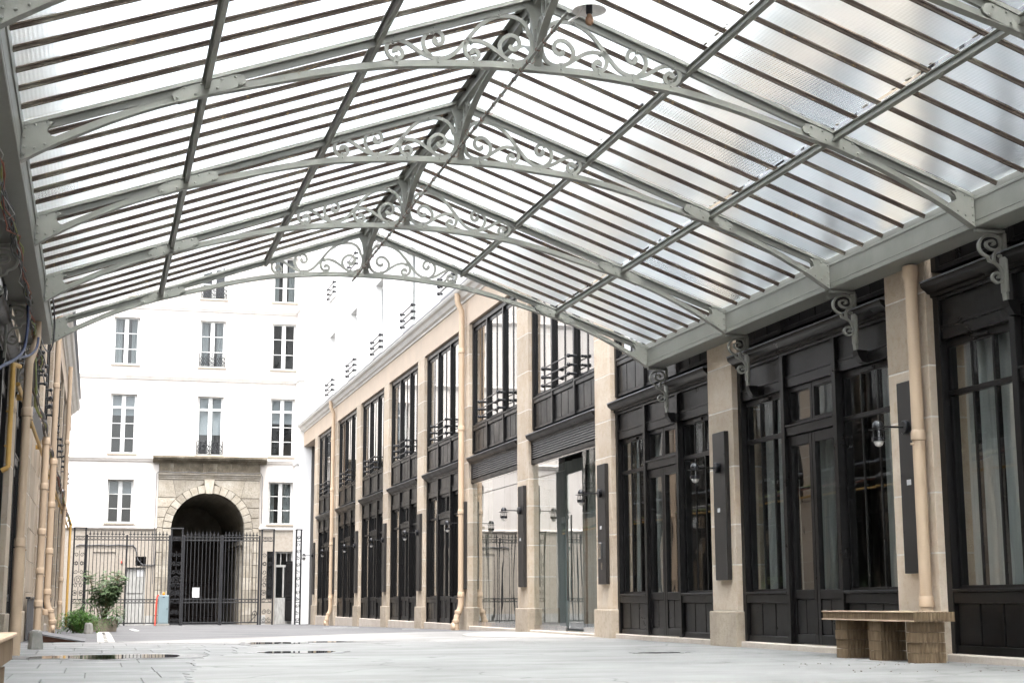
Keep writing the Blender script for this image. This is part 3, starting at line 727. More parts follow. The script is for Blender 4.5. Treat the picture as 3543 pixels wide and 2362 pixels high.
def make_truss():
    g = G()
    for s in (-1, 1):
        g.prism([(s*.03, rtop(.03)), (s*3.87, rtop(3.87)), (s*3.87, rtop(3.87)-.03), (s*.03, rtop(.03)-.03)], 'y', -.045, .045)
        g.prism([(s*.03, rtop(.03)-.028), (s*3.87, rtop(3.87)-.028), (s*3.87, rtop(3.87)-.085), (s*.03, rtop(.03)-.085)], 'y', -.014, .014)
    t = ob('truss', g, 'canopy_steel', canopy)
    C2 = smoothp(CHORD, 3); pts = [(-x, z) for x, z in reversed(C2)]+C2[1:]
    c = G()
    c.ribbon([(x, z+.004) for x, z in pts], .010, 'y', -.035, .035); c.ribbon([(x, z+.033) for x, z in pts], .05, 'y', -.013, .013)
    ob('bottom_chord', c, 'canopy_steel', t, smooth=50)
    # flared king post
    k = [(-.13, rtop(.13)-.04), (-.09, rtop(.09)-.08), (-.055, 5.16), (-.036, 5.05), (-.03, 4.9), (-.036, 4.80), (-.06, 4.74), (-.09, 4.71)]
    ob('king_post', G().prism(k+[(-x, z) for x, z in reversed(k)]+[(0, rtop(0)-.02)][:0], 'y', -.02, .02), 'canopy_steel', t)
    for s in (-1, 1):
        pl = [(3.868, rtop(3.868)-.03), (3.70, rtop(3.70)-.03), (3.655, rtop(3.655)-.06), (3.69, 3.935), (3.70, 3.90), (3.665, 3.865), (3.62, 3.86), (3.60, 3.83), (3.75, 3.74), (3.868, 3.665)]
        ob('gusset', G().prism([(s*x, z) for x, z in pl], 'y', -.040, .040), 'canopy_steel', t)
        sp = [(2.30, 4.385), (2.29, 4.41), (2.32, 4.45), (2.36, rtop(2.36)-.035), (2.75, rtop(2.75)-.035), (2.80, 4.285), (2.83, 4.25), (2.81, 4.205), (2.77, 4.20), (2.57, 4.275), (2.36, 4.345)]
        ob('splice_plate', G().prism([(s*x, z) for x, z in sp], 'y', -.038, .038), 'canopy_steel', t)
        for path in SCR:
            P = smoothp([(-s*x, z) for x, z in path], 2); n = len(P)
            tp = [1.55-.55*min(1, i/5) if i < 5 else 1 for i in range(n)]
            ob('scroll', G().ribbon(P, .031, 'y', -.009, .009, tp), 'canopy_steel', t, smooth=50)
    rv = G(); cl = G()
    for s in (-1, 1):
        for x, z in ((3.70, 3.97), (3.78, 3.94), (3.85, 3.91), (3.85, 3.84), (3.85, 3.77), (3.85, 3.71), (3.78, 3.765), (3.71, 3.80), (2.37, 4.43), (2.34, 4.37), (2.47, 4.40), (2.50, 4.33), (2.62, 4.35), (2.66, 4.27), (2.74, 4.31), (2.79, 4.23)):
            for d in (-1, 1): rivet(rv, s*x, d*.0405, z, d)
        for x, z, a in CLIPS:
            a = rad(a); dx, dz = math.cos(a)*.034, math.sin(a)*.034; cl.ribbon([(-s*x-dx*s*-1, z-dz), (-s*x+dx*s*-1, z+dz)], .03, 'y', -.016, .016)
            for q in (-.55, .55): rivet(rv, -s*x+dx*q*s*-1, -.0165, z+dz*q, -1, .009)
    for z in (4.76, 4.95, 5.05):
        for x in (-.012, .012): rivet(rv, x, -.0205, z)
    ob('scroll_clips', cl, 'canopy_steel', t, kind='stuff'); ob('rivets', rv, 'canopy_steel', t, kind='stuff', smooth=60)
    index_kids(t); return t
tr0 = make_truss()
for i, y in enumerate(TS):
    if i == 0: tr0.location = (0, 0, 0)
    else: copy_tree(tr0, canopy, (0, y-TS[0], 0))
LEN = TS[-1]-TS[0]
def roof():
    # purlins and ridge
    for s in (-1, 1):
        for d in (1.30, 2.59):
            x, z = s*d, rtop(d)-.02
            g = G(); g.box(-.008, .008, 0, LEN+.1, -.065, -.012); g.box(-.021, .021, 0, LEN+.1, -.073, -.065, .003); g.box(-.028, .028, 0, LEN+.1, -.012, 0, .003)
            ob('purlin', g, 'canopy_steel', canopy, (x, -.05, z), rot=(0, s*AL*.6, 0))
        g = G(); g.box(0, .012, 0, LEN+.14, -.07, .07); ob('glazing_stop', g, 'canopy_steel', canopy, (s*3.876, -.07, rtop(3.876)+.0))
    g = G(); g.box(-.03, .03, 0, LEN+.1, -.09, -.005); g.prism([(-.09, -.02), (0, .035), (.09, -.02), (0, .012)], 'y', 0, LEN+.1)
    ob('ridge_beam', g, 'canopy_steel', canopy, (0, -.05, rtop(0)))
    seg = [(.035, 1.285), (1.315, 2.575), (2.605, 3.865)]
    pw = 2.66/7; rr = random.Random(9)
    bars = {}
    for s in (-1, 1):
        L = 3.87/math.cos(AL)
        if s not in bars:
            g = G(); g.box(-L/2+.04, L/2, -.011, .011, -.002, .012, .002); g.box(-L/2+.04, L/2, -.004, .004, -.022, -.002)
            g.box(-L/2+.04, L/2, -.008, .008, -.027, -.019, .003); bars[s] = mesh_of(g, 'glazing_bar', 'glazing_bar')
        for b in range(len(TS)-1):
            y0 = TS[b]-TS[0]
            for k in range(1, 7):
                d = 1.935; o = link('glazing_bar', bars[s], canopy, (s*d, y0+pw*k+rr.uniform(-.008, .008), rtop(d)+.012), (0, AL if s > 0 else math.pi-AL, 0))
                if s < 0: o.rotation_euler = (0, AL, math.pi)
            for k in range(7):
                for a, e in seg:
                    l = (e-a)/math.cos(AL); d = (a+e)/2
                    piece('roof_pane', (l, pw-.022, .006), 'roof_glass', canopy, (s*d, y0+pw*(k+.5), rtop(d)+.030), 0, (rr.uniform(-.002, .002), s*AL+rr.uniform(-.002, .002), 0))
    # crumbs of old putty and dirt caught along the purlins
    cr = random.Random(17)
    for s in (-1, 1):
        for d in (1.30, 2.59):
            g = G()
            for _ in range(60):
                y = cr.uniform(0, LEN); l = cr.uniform(.01, .08); h = cr.uniform(.004, .012); x = cr.uniform(-.032, -.018)
                g.box(s*d+s*x, s*d+s*(x+.02), y, y+l, rtop(d)+.034, rtop(d)+.036+h, .002)
            ob('putty_crumbs', g, 'planter', canopy, kind='stuff')
    # ornamental ridge arches between trusses
    N = 24; arch = [(2.66*i/N, 4.715+.49*math.sqrt(max(0, 1-((i-N/2)/(N/2))**2))) for i in range(N+1)]
    g = G(); g.ribbon(arch, .012, 'x', -.03, .03); ga = mesh_of(g, 'ridge_arch', 'canopy_steel', 50)
    lo = G()
    for m_ in (0, 1):
        for (cy_, cz, r_) in ((.10, 5.02, .075), (.22, 5.17, .06), (.36, 5.235, .035), (.075, 4.86, .045)):
            y = cy_ if not m_ else 2.66-cy_
            lo.ribbon([(y+r_*math.cos(a), cz+r_*1.25*math.sin(a)) for a in (i*2*math.pi/16 for i in range(17))], .018, 'x', -.006, .006)
    gl = mesh_of(lo, 'ridge_loops', 'canopy_steel', 50)
    for b in range(len(TS)-1):
        a = link('ridge_arch', ga, canopy, (0, TS[b]-TS[0], 0)); link('ridge_loops', gl, a, kind='stuff')
    # eave gutters
    for s, xo in ((1, .30), (-1, .36)):
        g = G(); x0 = 3.875
        g.box(s*x0, s*(x0+xo-.02), -.1, LEN+.12, 3.672, 3.72, .006); g.box(s*x0, s*(x0+.02), -.1, LEN+.12, 3.72, 3.90, .004); g.box(s*(x0+xo-.04), s*(x0+xo-.02), -.1, LEN+.12, 3.72, 3.95, .004)
        g.box(s*(x0-.006), s*(x0+.05), -.1, LEN+.12, 3.90, 3.925, .004); g.box(s*(x0+.02), s*(x0+xo-.04), LEN+.1, LEN+.12, 3.72, 3.90)
        ob('eave_gutter', g, 'canopy_steel', canopy)
    # scroll brackets under every truss foot
    B1 = [(-.036, 3.519), (-.047, 3.57), (-.089, 3.591), (-.153, 3.589), (-.212, 3.563), (-.247, 3.513), (-.244, 3.461), (-.214, 3.425), (-.165, 3.402), (-.156, 3.37), (-.104, 3.354), (-.057, 3.318), (-.032, 3.268), (-.027, 3.223), (-.051, 3.193), (-.094, 3.183), (-.128, 3.205), (-.133, 3.236), (-.11, 3.262), (-.078, 3.265), (-.062, 3.248), (-.07, 3.23), (-.088, 3.23)]
    B2 = [(-.036, 3.519), (-.053, 3.486), (-.097, 3.466), (-.147, 3.474), (-.176, 3.5), (-.171, 3.53), (-.135, 3.545), (-.105, 3.540), (-.096, 3.522), (-.108, 3.512), (-.118, 3.52)]
    B3 = [(-.104, 3.36), (-.109, 3.398), (-.099, 3.438), (-.069, 3.463), (-.033, 3.461), (-.02, 3.436), (-.036, 3.415), (-.055, 3.417), (-.062, 3.429)]
    def bk(s):
        g = G(); f = lambda P: smoothp([(s*p[0], p[1]+.02) for p in P], 2)
        g.box(-s*.275, s*.0, -.03, .03, 3.632, 3.662, .005)
        g.box(-s*.03, s*.0, -.045, .045, 3.12, 3.632, .004); g.prism([(-s*.03, 3.12), (0, 3.12), (0, 3.03), (-s*.02, 3.04)], 'y', -.03, .03)
        for P in (B1, B2, B3): g.ribbon(f(P), .020, 'y', -.016, .016)
        return mesh_of(g, 'bracket', 'canopy_steel', 45)
    for s, xw in ((1, 7.43), (-1, -1.06)):
        me = bk(s); cm = mesh_of(G().prism([(-.03*s, 3.05), (.09*s, 3.05), (.09*s, 2.92), (.03*s, 2.93), (-.01*s, 2.99)], 'y', -.05, .05), 'corbel', 'timber')
        xl = xw-CX-(.045 if s > 0 else -.03)
        for y in TS[1:]:
            b = link('bracket', me, canopy, (xl, y-TS[0], 0)); link('corbel', cm, b)
roof()

def conduit():
    t = thing('lamp_conduit', 'thin grey conduit with wire hooks running under the canopy ridge', 'conduit', (3.06, 9.62, 4.655))
    ob('pipe', G().tube([(0, 0, 0), (0, 9.4, 0)], .013, 8), 'canopy_steel', t, smooth=50)
    g = G(); r6 = random.Random(6)
    for k in range(42):
        y = .35+k*.215+r6.uniform(-.03, .03); a = r6.uniform(0, 6.28)
        g.tube([(.017*math.cos(i*.9+a), y+.004*i, .017*math.sin(i*.9+a)) for i in range(8)], .004, 4)
        if k % 3 == 0:
            sx = r6.choice((-1, 1)); g.tube([(sx*.0, y, -.015), (sx*.03, y, -.02), (sx*.05, y, .0), (sx*.045, y, .03), (sx*.02, y, .04)], .0025, 4)
    ob('wire_hooks', g, 'rust', t, kind='stuff')
    l = thing('pendant_lamp', 'round enamel reflector lamp with bare bulb under the canopy ridge', 'lamp', (3.18, 9.52, 4.635))
    ob('shade', G().lathe([(.03, .05), (.05, .045), (.085, .03), (.118, .0), (.121, -.004), (.117, -.004), (.083, .022), (.045, .038), (.025, .042)], n=28), 'enamel', l, smooth=50)
    ob('socket', G().lathe([(.020, .06), (.024, .05), (.024, -.02), (.02, -.03)], n=12), 'lampblack', l, smooth=50)
    ob('bulb', G().lathe([(.014, -.028), (.018, -.04), (.030, -.07), (.028, -.095), (.012, -.112)], n=14), 'bulb', l, smooth=70)
    ob('arm', G().tube([(-.12, .1, -.06), (-.07, .06, -.03), (-.02, .0, .05)], .010, 7), 'enamel', l, smooth=50)
conduit()

# ------------------------------------------------------------------ fittings on the shop row
def wall_lamp(k, label):
    t = thing('wall_lamp', label, 'wall lamp', (7.335, FR(k)-.43, 2.15), 'wall lamps on the stone piers')
    ob('back_plate', LM['plate'], None, t) if False else link('back_plate', LM['plate'], t)
    link('arm', LM['arm'], t); 
    for nm, key in (('hood', 'hood'), ('glass', 'glass'), ('cage', 'cage'), ('diffuser', 'dif')):
        h = link(nm, LM[key], t, (-.31, 0, 0)); h.scale = (1.05, 1.05, 1.18)
LM = {'plate': mesh_of(G().lathe([(.062, 0), (.066, -.006), (.066, -.045), (.058, -.052)], n=20, ax='x'), 'back_plate', 'lampblack', 40),
      'arm': mesh_of(G().tube([(-.05, 0, 0), (-.27, 0, 0)], .009, 8), 'arm', 'lampblack', 50),
      'hood': mesh_of(G().lathe([(.008, .047), (.03, .042), (.046, .025), (.052, .0), (.052, -.008)], n=18), 'hood', 'lampblack', 50),
      'cage': mesh_of((lambda g: g)(G().lathe([(.085, -.022), (.085, -.027), (.052, -.027), (.052, -.022)], n=20).lathe([(.056, -.085), (.060, -.087), (.060, -.118), (.052, -.12)], n=18)
              .tube([(.05, 0, -.02), (.056, 0, -.1)], .004, 5).tube([(-.05, 0, -.02), (-.056, 0, -.1)], .004, 5).tube([(0, .05, -.02), (0, .056, -.1)], .004, 5).tube([(0, -.05, -.02), (0, -.056, -.1)], .004, 5)), 'cage', 'lampblack', 40),
      'glass': mesh_of(G().lathe([(.044, -.01), (.046, -.05), (.046, -.1)], n=16), 'glass', 'lamp_glass', 60),
      'dif': mesh_of(G().lathe([(.045, -.11), (.043, -.13), (.032, -.15), (.012, -.16)], n=16), 'diffuser', 'enamel', 70)}
cvm = mesh_of(G().box(-.06, 0, -.185, .185, 0, 1.80, .004), 'cable_cover', 'cover')
scm = mesh_of((lambda g: [g.lathe([(.008, -.061), (.006, -.066)], (0, y, z), 8, 'x') for y in (-.165, .165) for z in (.38, .92, 1.52)] and g)(G()), 'screws', 'lampblack')
for k in range(-2, 9):
    n = 8-k
    where = {-1: 'on the stone pier behind the cardboard bench', 1: 'on the stone pier beside the open glass door', 2: 'on the pier between the two glass fronts'}.get(k, f'on the {ORD[n]} stone pier from the iron gate')
    wall_lamp(k, f'black bulkhead lamp on a short arm {where}')
    c = thing('cable_cover', f'tall flat black metal cover strip {where}', 'cover panel', (X_R-.002, FR(k)-.435, .79), 'cover strips on the stone piers')
    link('panel', cvm, c); link('screws', scm, c, kind='stuff')
    if k <= 3: piece('sticker', (.002, .075, .05), 'paper', c, (-.0615, .03, .845), 0)
    if k == 1:
        piece('intercom', (.03, .11, .24), 'chrome', c, (-.076, .03, .50), .006); piece('lock_plate', (.006, .07, .10), 'chrome', c, (-.064, .0, .27), .002)

def downpipe(label, x, y, ztop, zbot, r_=.058, mat='pipe_cream', elbow=0, collars=(), shoe=False, name='downpipe', top=None, clip=1, r_low=None, zlow=0, group=None, sx=1):
    t = thing(name, label, 'pipe', (x, y, zbot), group)
    P = [(0, 0, 0), (0, 0, ztop-zbot)]
    if shoe:
        # kicked outlet at the foot
        P = [(sx*-.10, -.02, -.02), (sx*-.11, -.02, .14), (sx*-.09, -.01, .26), (sx*-.02, 0, .42), (0, 0, .52), (0, 0, ztop-zbot)]
    if top: P += [(a, b, c-zbot) for a, b, c in top]
    if r_low:
        ob('lower_sleeve', G().tube([(0, 0, 0), (0, 0, zlow-zbot)], r_low, 16), mat, t, smooth=45); P[0] = (0, 0, zlow-zbot-.02)
    ob('pipe', G().tube(P, r_, 16), mat, t, smooth=45)
    for z in collars:
        g = G().lathe([(r_+.002, -.02), (r_+.012, -.012), (r_+.012, .05), (r_+.006, .075), (r_+.002, .08)], (0, 0, z-zbot), 16)
        ob('collar', g, mat, t, smooth=35)
        if clip: piece('clip', (.03, .02, .02), mat, t, (sx*(-r_-.012), 0, z-zbot-.05), .003)
    if shoe:
        ob('outlet', G().lathe([(r_+.03, 0), (r_+.03, -.05), (r_+.01, -.06)], (sx*-.10-sx*.05, -.02, .05), 16, 'x'), mat, t, smooth=40)
        for p in ((sx*-.11, -.02, .16), (sx*-.06, -.005, .35)): ob('collar', G().lathe([(r_+.002, -.03), (r_+.014, -.02), (r_+.014, .03), (r_+.002, .04)], p, 16), mat, t, smooth=40)
    return t
downpipe('cream downpipe standing behind the cardboard bench', 7.315, 12.42, 3.66, .05, .058, collars=(.50, 2.02), clip=1)
ob_ = bpy.data.objects[-1] if False else None
for k, lb in ((3, 'cream downpipe with kicked foot between the shuttered bay and glass front'), (7, 'cream downpipe with kicked foot on the second stone pier from the iron gate')):
    y = FR(k)-.50
    downpipe(lb, 7.30, y, 6.55, zg(y), .062, collars=(.65, 2.35, 4.1, 5.75), shoe=True, top=[(.0, 0, 6.62), (-.09, -.0, 6.82), (-.10, 0, 7.02)])
hp = thing('pipe_hopper', 'cream pipe socket fixed under the gutter above the bench', 'pipe socket', (7.315, 12.42, 3.45))
ob('socket', G().lathe([(.061, 0), (.061, .06), (.072, .10), (.075, .13), (.075, .20), (.07, .205)], n=16), 'pipe_cream', hp, smooth=40)

# ------------------------------------------------------------------ pipes and cables along the opposite wall
downpipe('thick cream downpipe with wide lower sleeve at the gutter end', -.80, 17.0, 3.05, -.02, .046, collars=(1.15, 2.55), r_low=.062, zlow=1.12, sx=-1, top=[(.0, .02, 3.12), (.04, .25, 3.33), (.05, .45, 3.45), (.04, .55, 3.70)])
downpipe('cream downpipe beside the stone infill wall', -.84, 24.6, 3.1, .1, .055, collars=(.5, 1.0, 1.6, 2.3, 3.0), sx=-1)
downpipe('cream downpipe with bent foot next to the rusty plate', -.80, 27.6, 3.05, .05, .055, collars=(.35, .7, 1.4, 2.2, 2.95), shoe=True, sx=-1)
downpipe('slender cream downpipe at the planted end of the wall', -.86, 40.5, 6.6, zg(40.5), .055, collars=(.5, 1.1, 2.9, 4.6), sx=-1)
downpipe('slender cream downpipe above the cable bundle', -.90, 30.5, 6.8, 2.9, .055, collars=(3.2, 4.7), sx=-1)
t = thing('gas_pipe', 'short yellow gas pipe bent beside the thick downpipe', 'pipe', (-.90, 15.9, 1.85))
ob('pipe', G().tube(smoothp([(-.06, .0, 0), (0, 0, .04), (.0, 0, .12), (0, 0, 1.0), (.0, .05, 1.08), (.05, .25, 1.10)], 3), .026, 10), 'pipe_yellow', t, smooth=50)
for z in (.25, .6): piece('clip', (.07, .03, .02), 'pipe_yellow', t, (-.01, 0, z), .003)
t = thing('gas_pipe', 'long yellow gas pipe running level along the opposite wall', 'pipe', (-.93, 17.5, 2.95))
ob('pipe', G().tube([(0, 0, 0), (0, 12, -.02), (0, 34, -.06)], .026, 10), 'pipe_yellow', t, smooth=50)
for y in range(1, 34, 3): piece('clip', (.06, .03, .07), 'pipe_yellow', t, (-.03, y, -.02), .003)
t = thing('gas_pipe', 'yellow gas pipe dropping to the ground behind the shrub', 'pipe', (-.83, 49, zg(49)))
ob('pipe', G().tube([(-.10, 0, 3.25), (-.02, 0, 3.25), (0, 0, 3.15), (0, 0, 0)], .04, 10), 'pipe_yellow', t, smooth=50)

def cables():
    t = thing('cable_bundle', 'tangled bundle of grey, red and green cables under the gutter', 'cables', (-.80, 5, 3.6))
    r7 = random.Random(8)
    def path(seed, spread):
        P = []
        for i in range(60):
            u = i/59; y = 1+u*14.2; q = Vector((seed*3.1, y*1.7, 0)); w = Vector((seed*7.7, y*.9, 5))
            P.append((.02+.035*mnoise.noise(q)*spread, y, -.02+.05*mnoise.noise(w)*spread-.03*abs(math.sin(y*1.18))))
        return P
    for i, mt in enumerate(['cable_grey']*5+['cable_red']*2+['cable_green', 'paper']):
        ob('cable', G().tube(path(i+1, 1+.25*i), [.011, .007, .009, .006, .008, .007, .006, .008, .004][i], 5), mt, t, smooth=60)
    t = thing('cable_bundle', 'drooping cable bundle along the opposite shopfront heads', 'cables', (-.90, 19.2, 3.25))
    for i, mt in enumerate(['cable_grey']*4+['cable_red', 'cable_green', 'enamel']):
        P = []
        for j in range(90):
            y = j*.36; P.append((.05+.05*mnoise.noise((i*5.3, y*.9, 1)), y, -.008*y+.09*mnoise.noise((i*2.1, y*.7, 9))-.07*abs(math.sin(y*.7))))
        P[0] = (.1, -1.2, .30)
        ob('cable', G().tube(P, .010+.004*(i % 3), 5), mt, t, smooth=60)
    t = thing('blue_cable', 'thick blue cable hanging from the gutter to the pier', 'cable', (-.78, 14.2, 2.75))
    ob('cable', G().tube(smoothp([(-.2, -.4, -.25), (-.13, .0, -.1), (-.05, .9, .12), (-.01, 1.5, .33), (0, 1.7, .62), (-.02, 1.8, .9)], 5), .016, 7), 'cable_blue', t, smooth=60)
    ob('cable', G().tube(smoothp([(-.05, .9, .12), (.03, 1.7, .28), (.08, 2.1, .42), (.09, 2.2, .55)], 5), .013, 7), 'cable_blue', t, smooth=60)
    t = thing('black_wire', 'black wire looping down from the last truss foot', 'cable', (-.68, 16.6, 3.4))
    ob('cable', G().tube(smoothp([(-.06, -.1, .5), (.06, -.1, .5), (.12, .1, .30), (.13, .3, .0), (.08, .6, -.12), (.0, .9, .0), (-.06, 1.2, .2)], 5), .008, 6), 'cable_grey', t, smooth=60)
cables()
piece_ = thing('grey_panel', 'dark grey riser board leaning against the stone infill', 'board', (-.97, 24.6, .0))
ob('board', G().box(0, .03, -.9, 1.1, 0, .60, .005), 'grey_board', piece_); ob('capping', G().box(-.02, .05, -.92, 1.12, .60, .63, .005), 'lampblack', piece_)

# ------------------------------------------------------------------ building across the end of the court
YF, FK = 58.0, 58/54.5
fx = lambda x: x*FK
fz = lambda z: .55+(z-.55)*FK
ZB = zg(YF)-.02
end = thing('courtyard_building', 'tall cream rendered building with stone carriage arch closing the court', 'building', (0, YF, 0))
WIN = []   # (x0,x1,z0,z1,kind)
for c, hw in ((.70, .45), (3.72, .455), (6.29, .44)):
    WIN += [(fx(c-hw), fx(c+hw), fz(5.70), fz(7.80), 'tall'), (fx(c-hw), fx(c+hw), fz(8.87), fz(10.56), 'mid'), (fx(c-hw), fx(c+hw), fz(11.37), fz(13.05), 'mid'), (fx(c-hw), fx(c+hw), fz(13.9), fz(15.3), 'mid')]
    if c != 3.72: WIN.append((fx(c-hw), fx(c+hw), fz(3.27), fz(4.78), 'low'))
PX0, PX1, PZT = fx(1.995), fx(5.53), fz(4.81)
PCX = (fx(2.468)+fx(5.018))/2; PR = (fx(5.018)-fx(2.468))/2; PZS = fz(4.342)-PR
holes = [w[:4] for w in WIN]+[(PX0, PX1, ZB-.5, fz(5.40)), (fx(1.307), fx(1.671), fz(1.79), fz(2.11)), (fx(6.143), fx(6.783), ZB-.5, fz(2.31)), (fx(5.85), fx(6.12), fz(.655), fz(2.31)), (fx(.995), fx(1.672), ZB-.5, fz(1.735))]
g = G()
for a, b, c, d in wall_rects(-4.5, 9.5, ZB-.5, 18.5, holes): g.box(a, b, 0, .45, c, d)
ob('wall', g, 'facade', end)
ob('back_wall', G().box(-4.5, PCX-PR-.3, 1.2, 1.4, ZB-.5, 18.5).box(PCX+PR+.3, 9.5, 1.2, 1.4, ZB-.5, 18.5).box(PCX-PR-.3, PCX+PR+.3, 1.2, 1.4, 6.2, 18.5).box(-4.5, 9.5, .45, 1.4, 18.3, 18.5), 'interior', end)
for zt, zb_, pr in ((8.51, 8.345, .10), (5.575, 5.425, .10), (3.14, 3.03, .07), (11.02, 10.885, .10), (13.6, 13.45, .1)):
    segs = ((-4.5, 9.5),) if zt > 6 else ((-4.5, fx(1.80)), (fx(5.72), 9.5)) if zt > 5 else ((-4.5, PX0-.01), (PX1+.01, 9.5))
    for a, b in segs:
        ob('string_course', G().prism([(-pr, fz(zt)-.05), (-pr*.8, fz(zt)), (.02, fz(zt)+.02), (.02, fz(zb_)), (-pr*.4, fz(zb_)), (-pr*.6, fz(zb_)+.05)], 'x', a, b), 'facade', end)
# windows
def facade_window(x0, x1, z0, z1, kind, rail):
    w = x1-x0; h = z1-z0; g = G(); y0, y1 = .16, .22
    g.box(0, .05, y0, y1, 0, h, .004); g.box(w-.05, w, y0, y1, 0, h, .004); g.box(.05, w-.05, y0, y1, h-.05, h, .004); g.box(.05, w-.05, y0, y1, 0, .05, .004)
    bars = [.05]; zt = h-.05
    if kind == 'tall' : g.box(.05, w-.05, y0-.01, y1, h*.76, h*.76+.07, .004); 
    g.box(w/2-.045, w/2+.045, y0-.012, y1, .05, h-.05, .004)
    rows = {'tall': [(.05, h*.26), (h*.26, h*.51), (h*.51, h*.76), (h*.76+.07, h-.05)], 'mid': [(.05, h/3), (h/3, h*2/3), (h*2/3, h-.05)], 'low': [(.05, h/3), (h/3, h*2/3), (h*2/3, h-.05)]}[kind]
    if rail and kind == 'tall': rows = [(.05, h*.76), (h*.76+.07, h-.05)]
    for a, b in rows[1:]: g.box(.05, w-.05, y0+.005, y1-.01, a-.012, a+.012, .002)
    for s, e in ((.05, w/2-.045), (w/2+.045, w-.05)): g.box(s, s+.03, y0+.005, y1-.005, .05, h-.05); g.box(e-.03, e, y0+.005, y1-.005, .05, h-.05)
    o = ob('window', g, 'window_white', end, (x0, 0, z0))
    for a, b in rows:
        for s, e in ((.08, w/2-.075), (w/2+.075, w-.08)): piece('pane', (e-s, .006, b-a-.022), 'facade_glass', o, ((s+e)/2, y0+.03, (a+b)/2), 0)
    rw = random.Random(int(x0*100+z0*37)); q = rw.random()
    if q < .55:
        if q < .3: ob('blind', G().box(.06, w-.06, .30, .31, h*rw.uniform(.35, .7), h-.03), 'paper', o)
        else:
            for s, e in ((.06, w*rw.uniform(.25, .4)), (w*rw.uniform(.6, .75), w-.06)): ob('curtain', G().prism([(s+(e-s)*i/10, .32+.02*math.sin(i*2.1)) for i in range(11)]+[(e, .36), (s, .36)], 'z', .05, h-.05), 'curtain', o)
    ob('sill', G().box(-.07, w+.07, -.06, .16, -.07, 0, .01), 'facade', o)
    if rail:
        r_ = G(); H = .52; yb = -.03
        r_.box(-.01, w+.01, yb-.015, yb+.015, H-.02, H, .003); r_.box(-.01, w+.01, yb-.012, yb+.012, .03, .045); r_.box(-.01, w+.01, yb-.012, yb+.012, H-.10, H-.088)
        for i in range(7): x = w*i/6; r_.box(x-.012, x+.012, yb-.012, yb+.012, .03, H)
        for i in range(6):
            x = w*(i+.5)/6
            for zc in (.15, .31): r_.ribbon([(x+.055*math.cos(a)*(1-.07*j*.3), zc+.07*math.sin(a)*(1-.07*j*.3)) for j, a in enumerate(k*.55 for k in range(15))], .024, 'y', yb-.008, yb+.008)
        ob('guard_rail', r_, 'iron', o)
for w in WIN: facade_window(*w, abs((w[0]+w[1])/2-fx(3.72)) < .3 and w[4] != 'low')
# shallow frames round the lowest windows
for c in (.71, 6.29):
    a, b = fx(c-.62), fx(c+.62); ia, ib = fx(c-.45), fx(c+.45)
    ob('window_surround', G().box(a, ia, -.02, .01, fz(3.2), fz(4.93)).box(ib, b, -.02, .01, fz(3.2), fz(4.93)).box(ia, ib, -.02, .01, fz(4.78), fz(4.93)), 'facade', end)

# carriage arch: core, blocks, arch stones, keystone, cornice
core = [(PX0+.02, ZB-.4), (PX0+.02, fz(5.40)), (PX1-.02, fz(5.40)), (PX1-.02, ZB-.4), (PCX+PR+.015, ZB-.4), (PCX+PR+.015, PZS)]+[(PCX+(PR+.015)*math.cos(a), PZS+(PR+.015)*math.sin(a)) for a in (math.pi*i/32 for i in range(1, 32))]+[(PCX-PR-.015, PZS), (PCX-PR-.015, ZB-.4)]
portal = ob('portal', G().prism(core, 'y', -.14, .6), 'dark_joint', end)
RO = PR+.30
def portal_block(poly, y0=-.165, y1=-.10, mat='portal_stone', nm='stone_block'):
    cx_ = sum(p[0] for p in poly)/len(poly); cz = sum(p[1] for p in poly)/len(poly)
    ob(nm, G().prism([(p[0]-cx_, p[1]-cz) for p in poly], 'y', y0, y1), mat, portal, (cx_, 0, cz))
NV = 17
for i in range(NV):
    a0, a1 = math.pi*i/NV+.008, math.pi*(i+1)/NV-.008
    if i == NV//2: continue
    arc = [a0+(a1-a0)*j/4 for j in range(5)]
    portal_block([(PCX+PR*math.cos(a), PZS+PR*math.sin(a)) for a in arc]+[(PCX+(RO-.01)*math.cos(a), PZS+(RO-.01)*math.sin(a)) for a in reversed(arc)], -.20, .3, nm='arch_stone')
portal_block([(PCX-.12, PZS+PR-.03), (PCX-.19, fz(4.80)), (PCX+.19, fz(4.80)), (PCX+.12, PZS+PR-.03)], -.27, .3, nm='keystone')
zc = ZB-.1; rq = random.Random(12); HTS = []
while zc < PZS-.2: HTS.append((zc, zc+.46)); zc += .46
for (a, b) in HTS:
    for s in (-1, 1):
        xo = PX0 if s < 0 else PX1; bo = PCX+s*(RO); jo = PCX+s*PR
        portal_block([(xo, a+.012), (bo+s*.012, a+.012), (bo+s*.012, b-.012), (xo, b-.012)])
        portal_block([(bo-s*.004, a+.004), (jo, a+.004), (jo, b-.004), (bo-s*.004, b-.004)], -.20, .3, nm='jamb_stone')
zs = HTS[-1][1]; rows = [zs, zs+.38, zs+.76, zs+1.12, fz(4.80)]
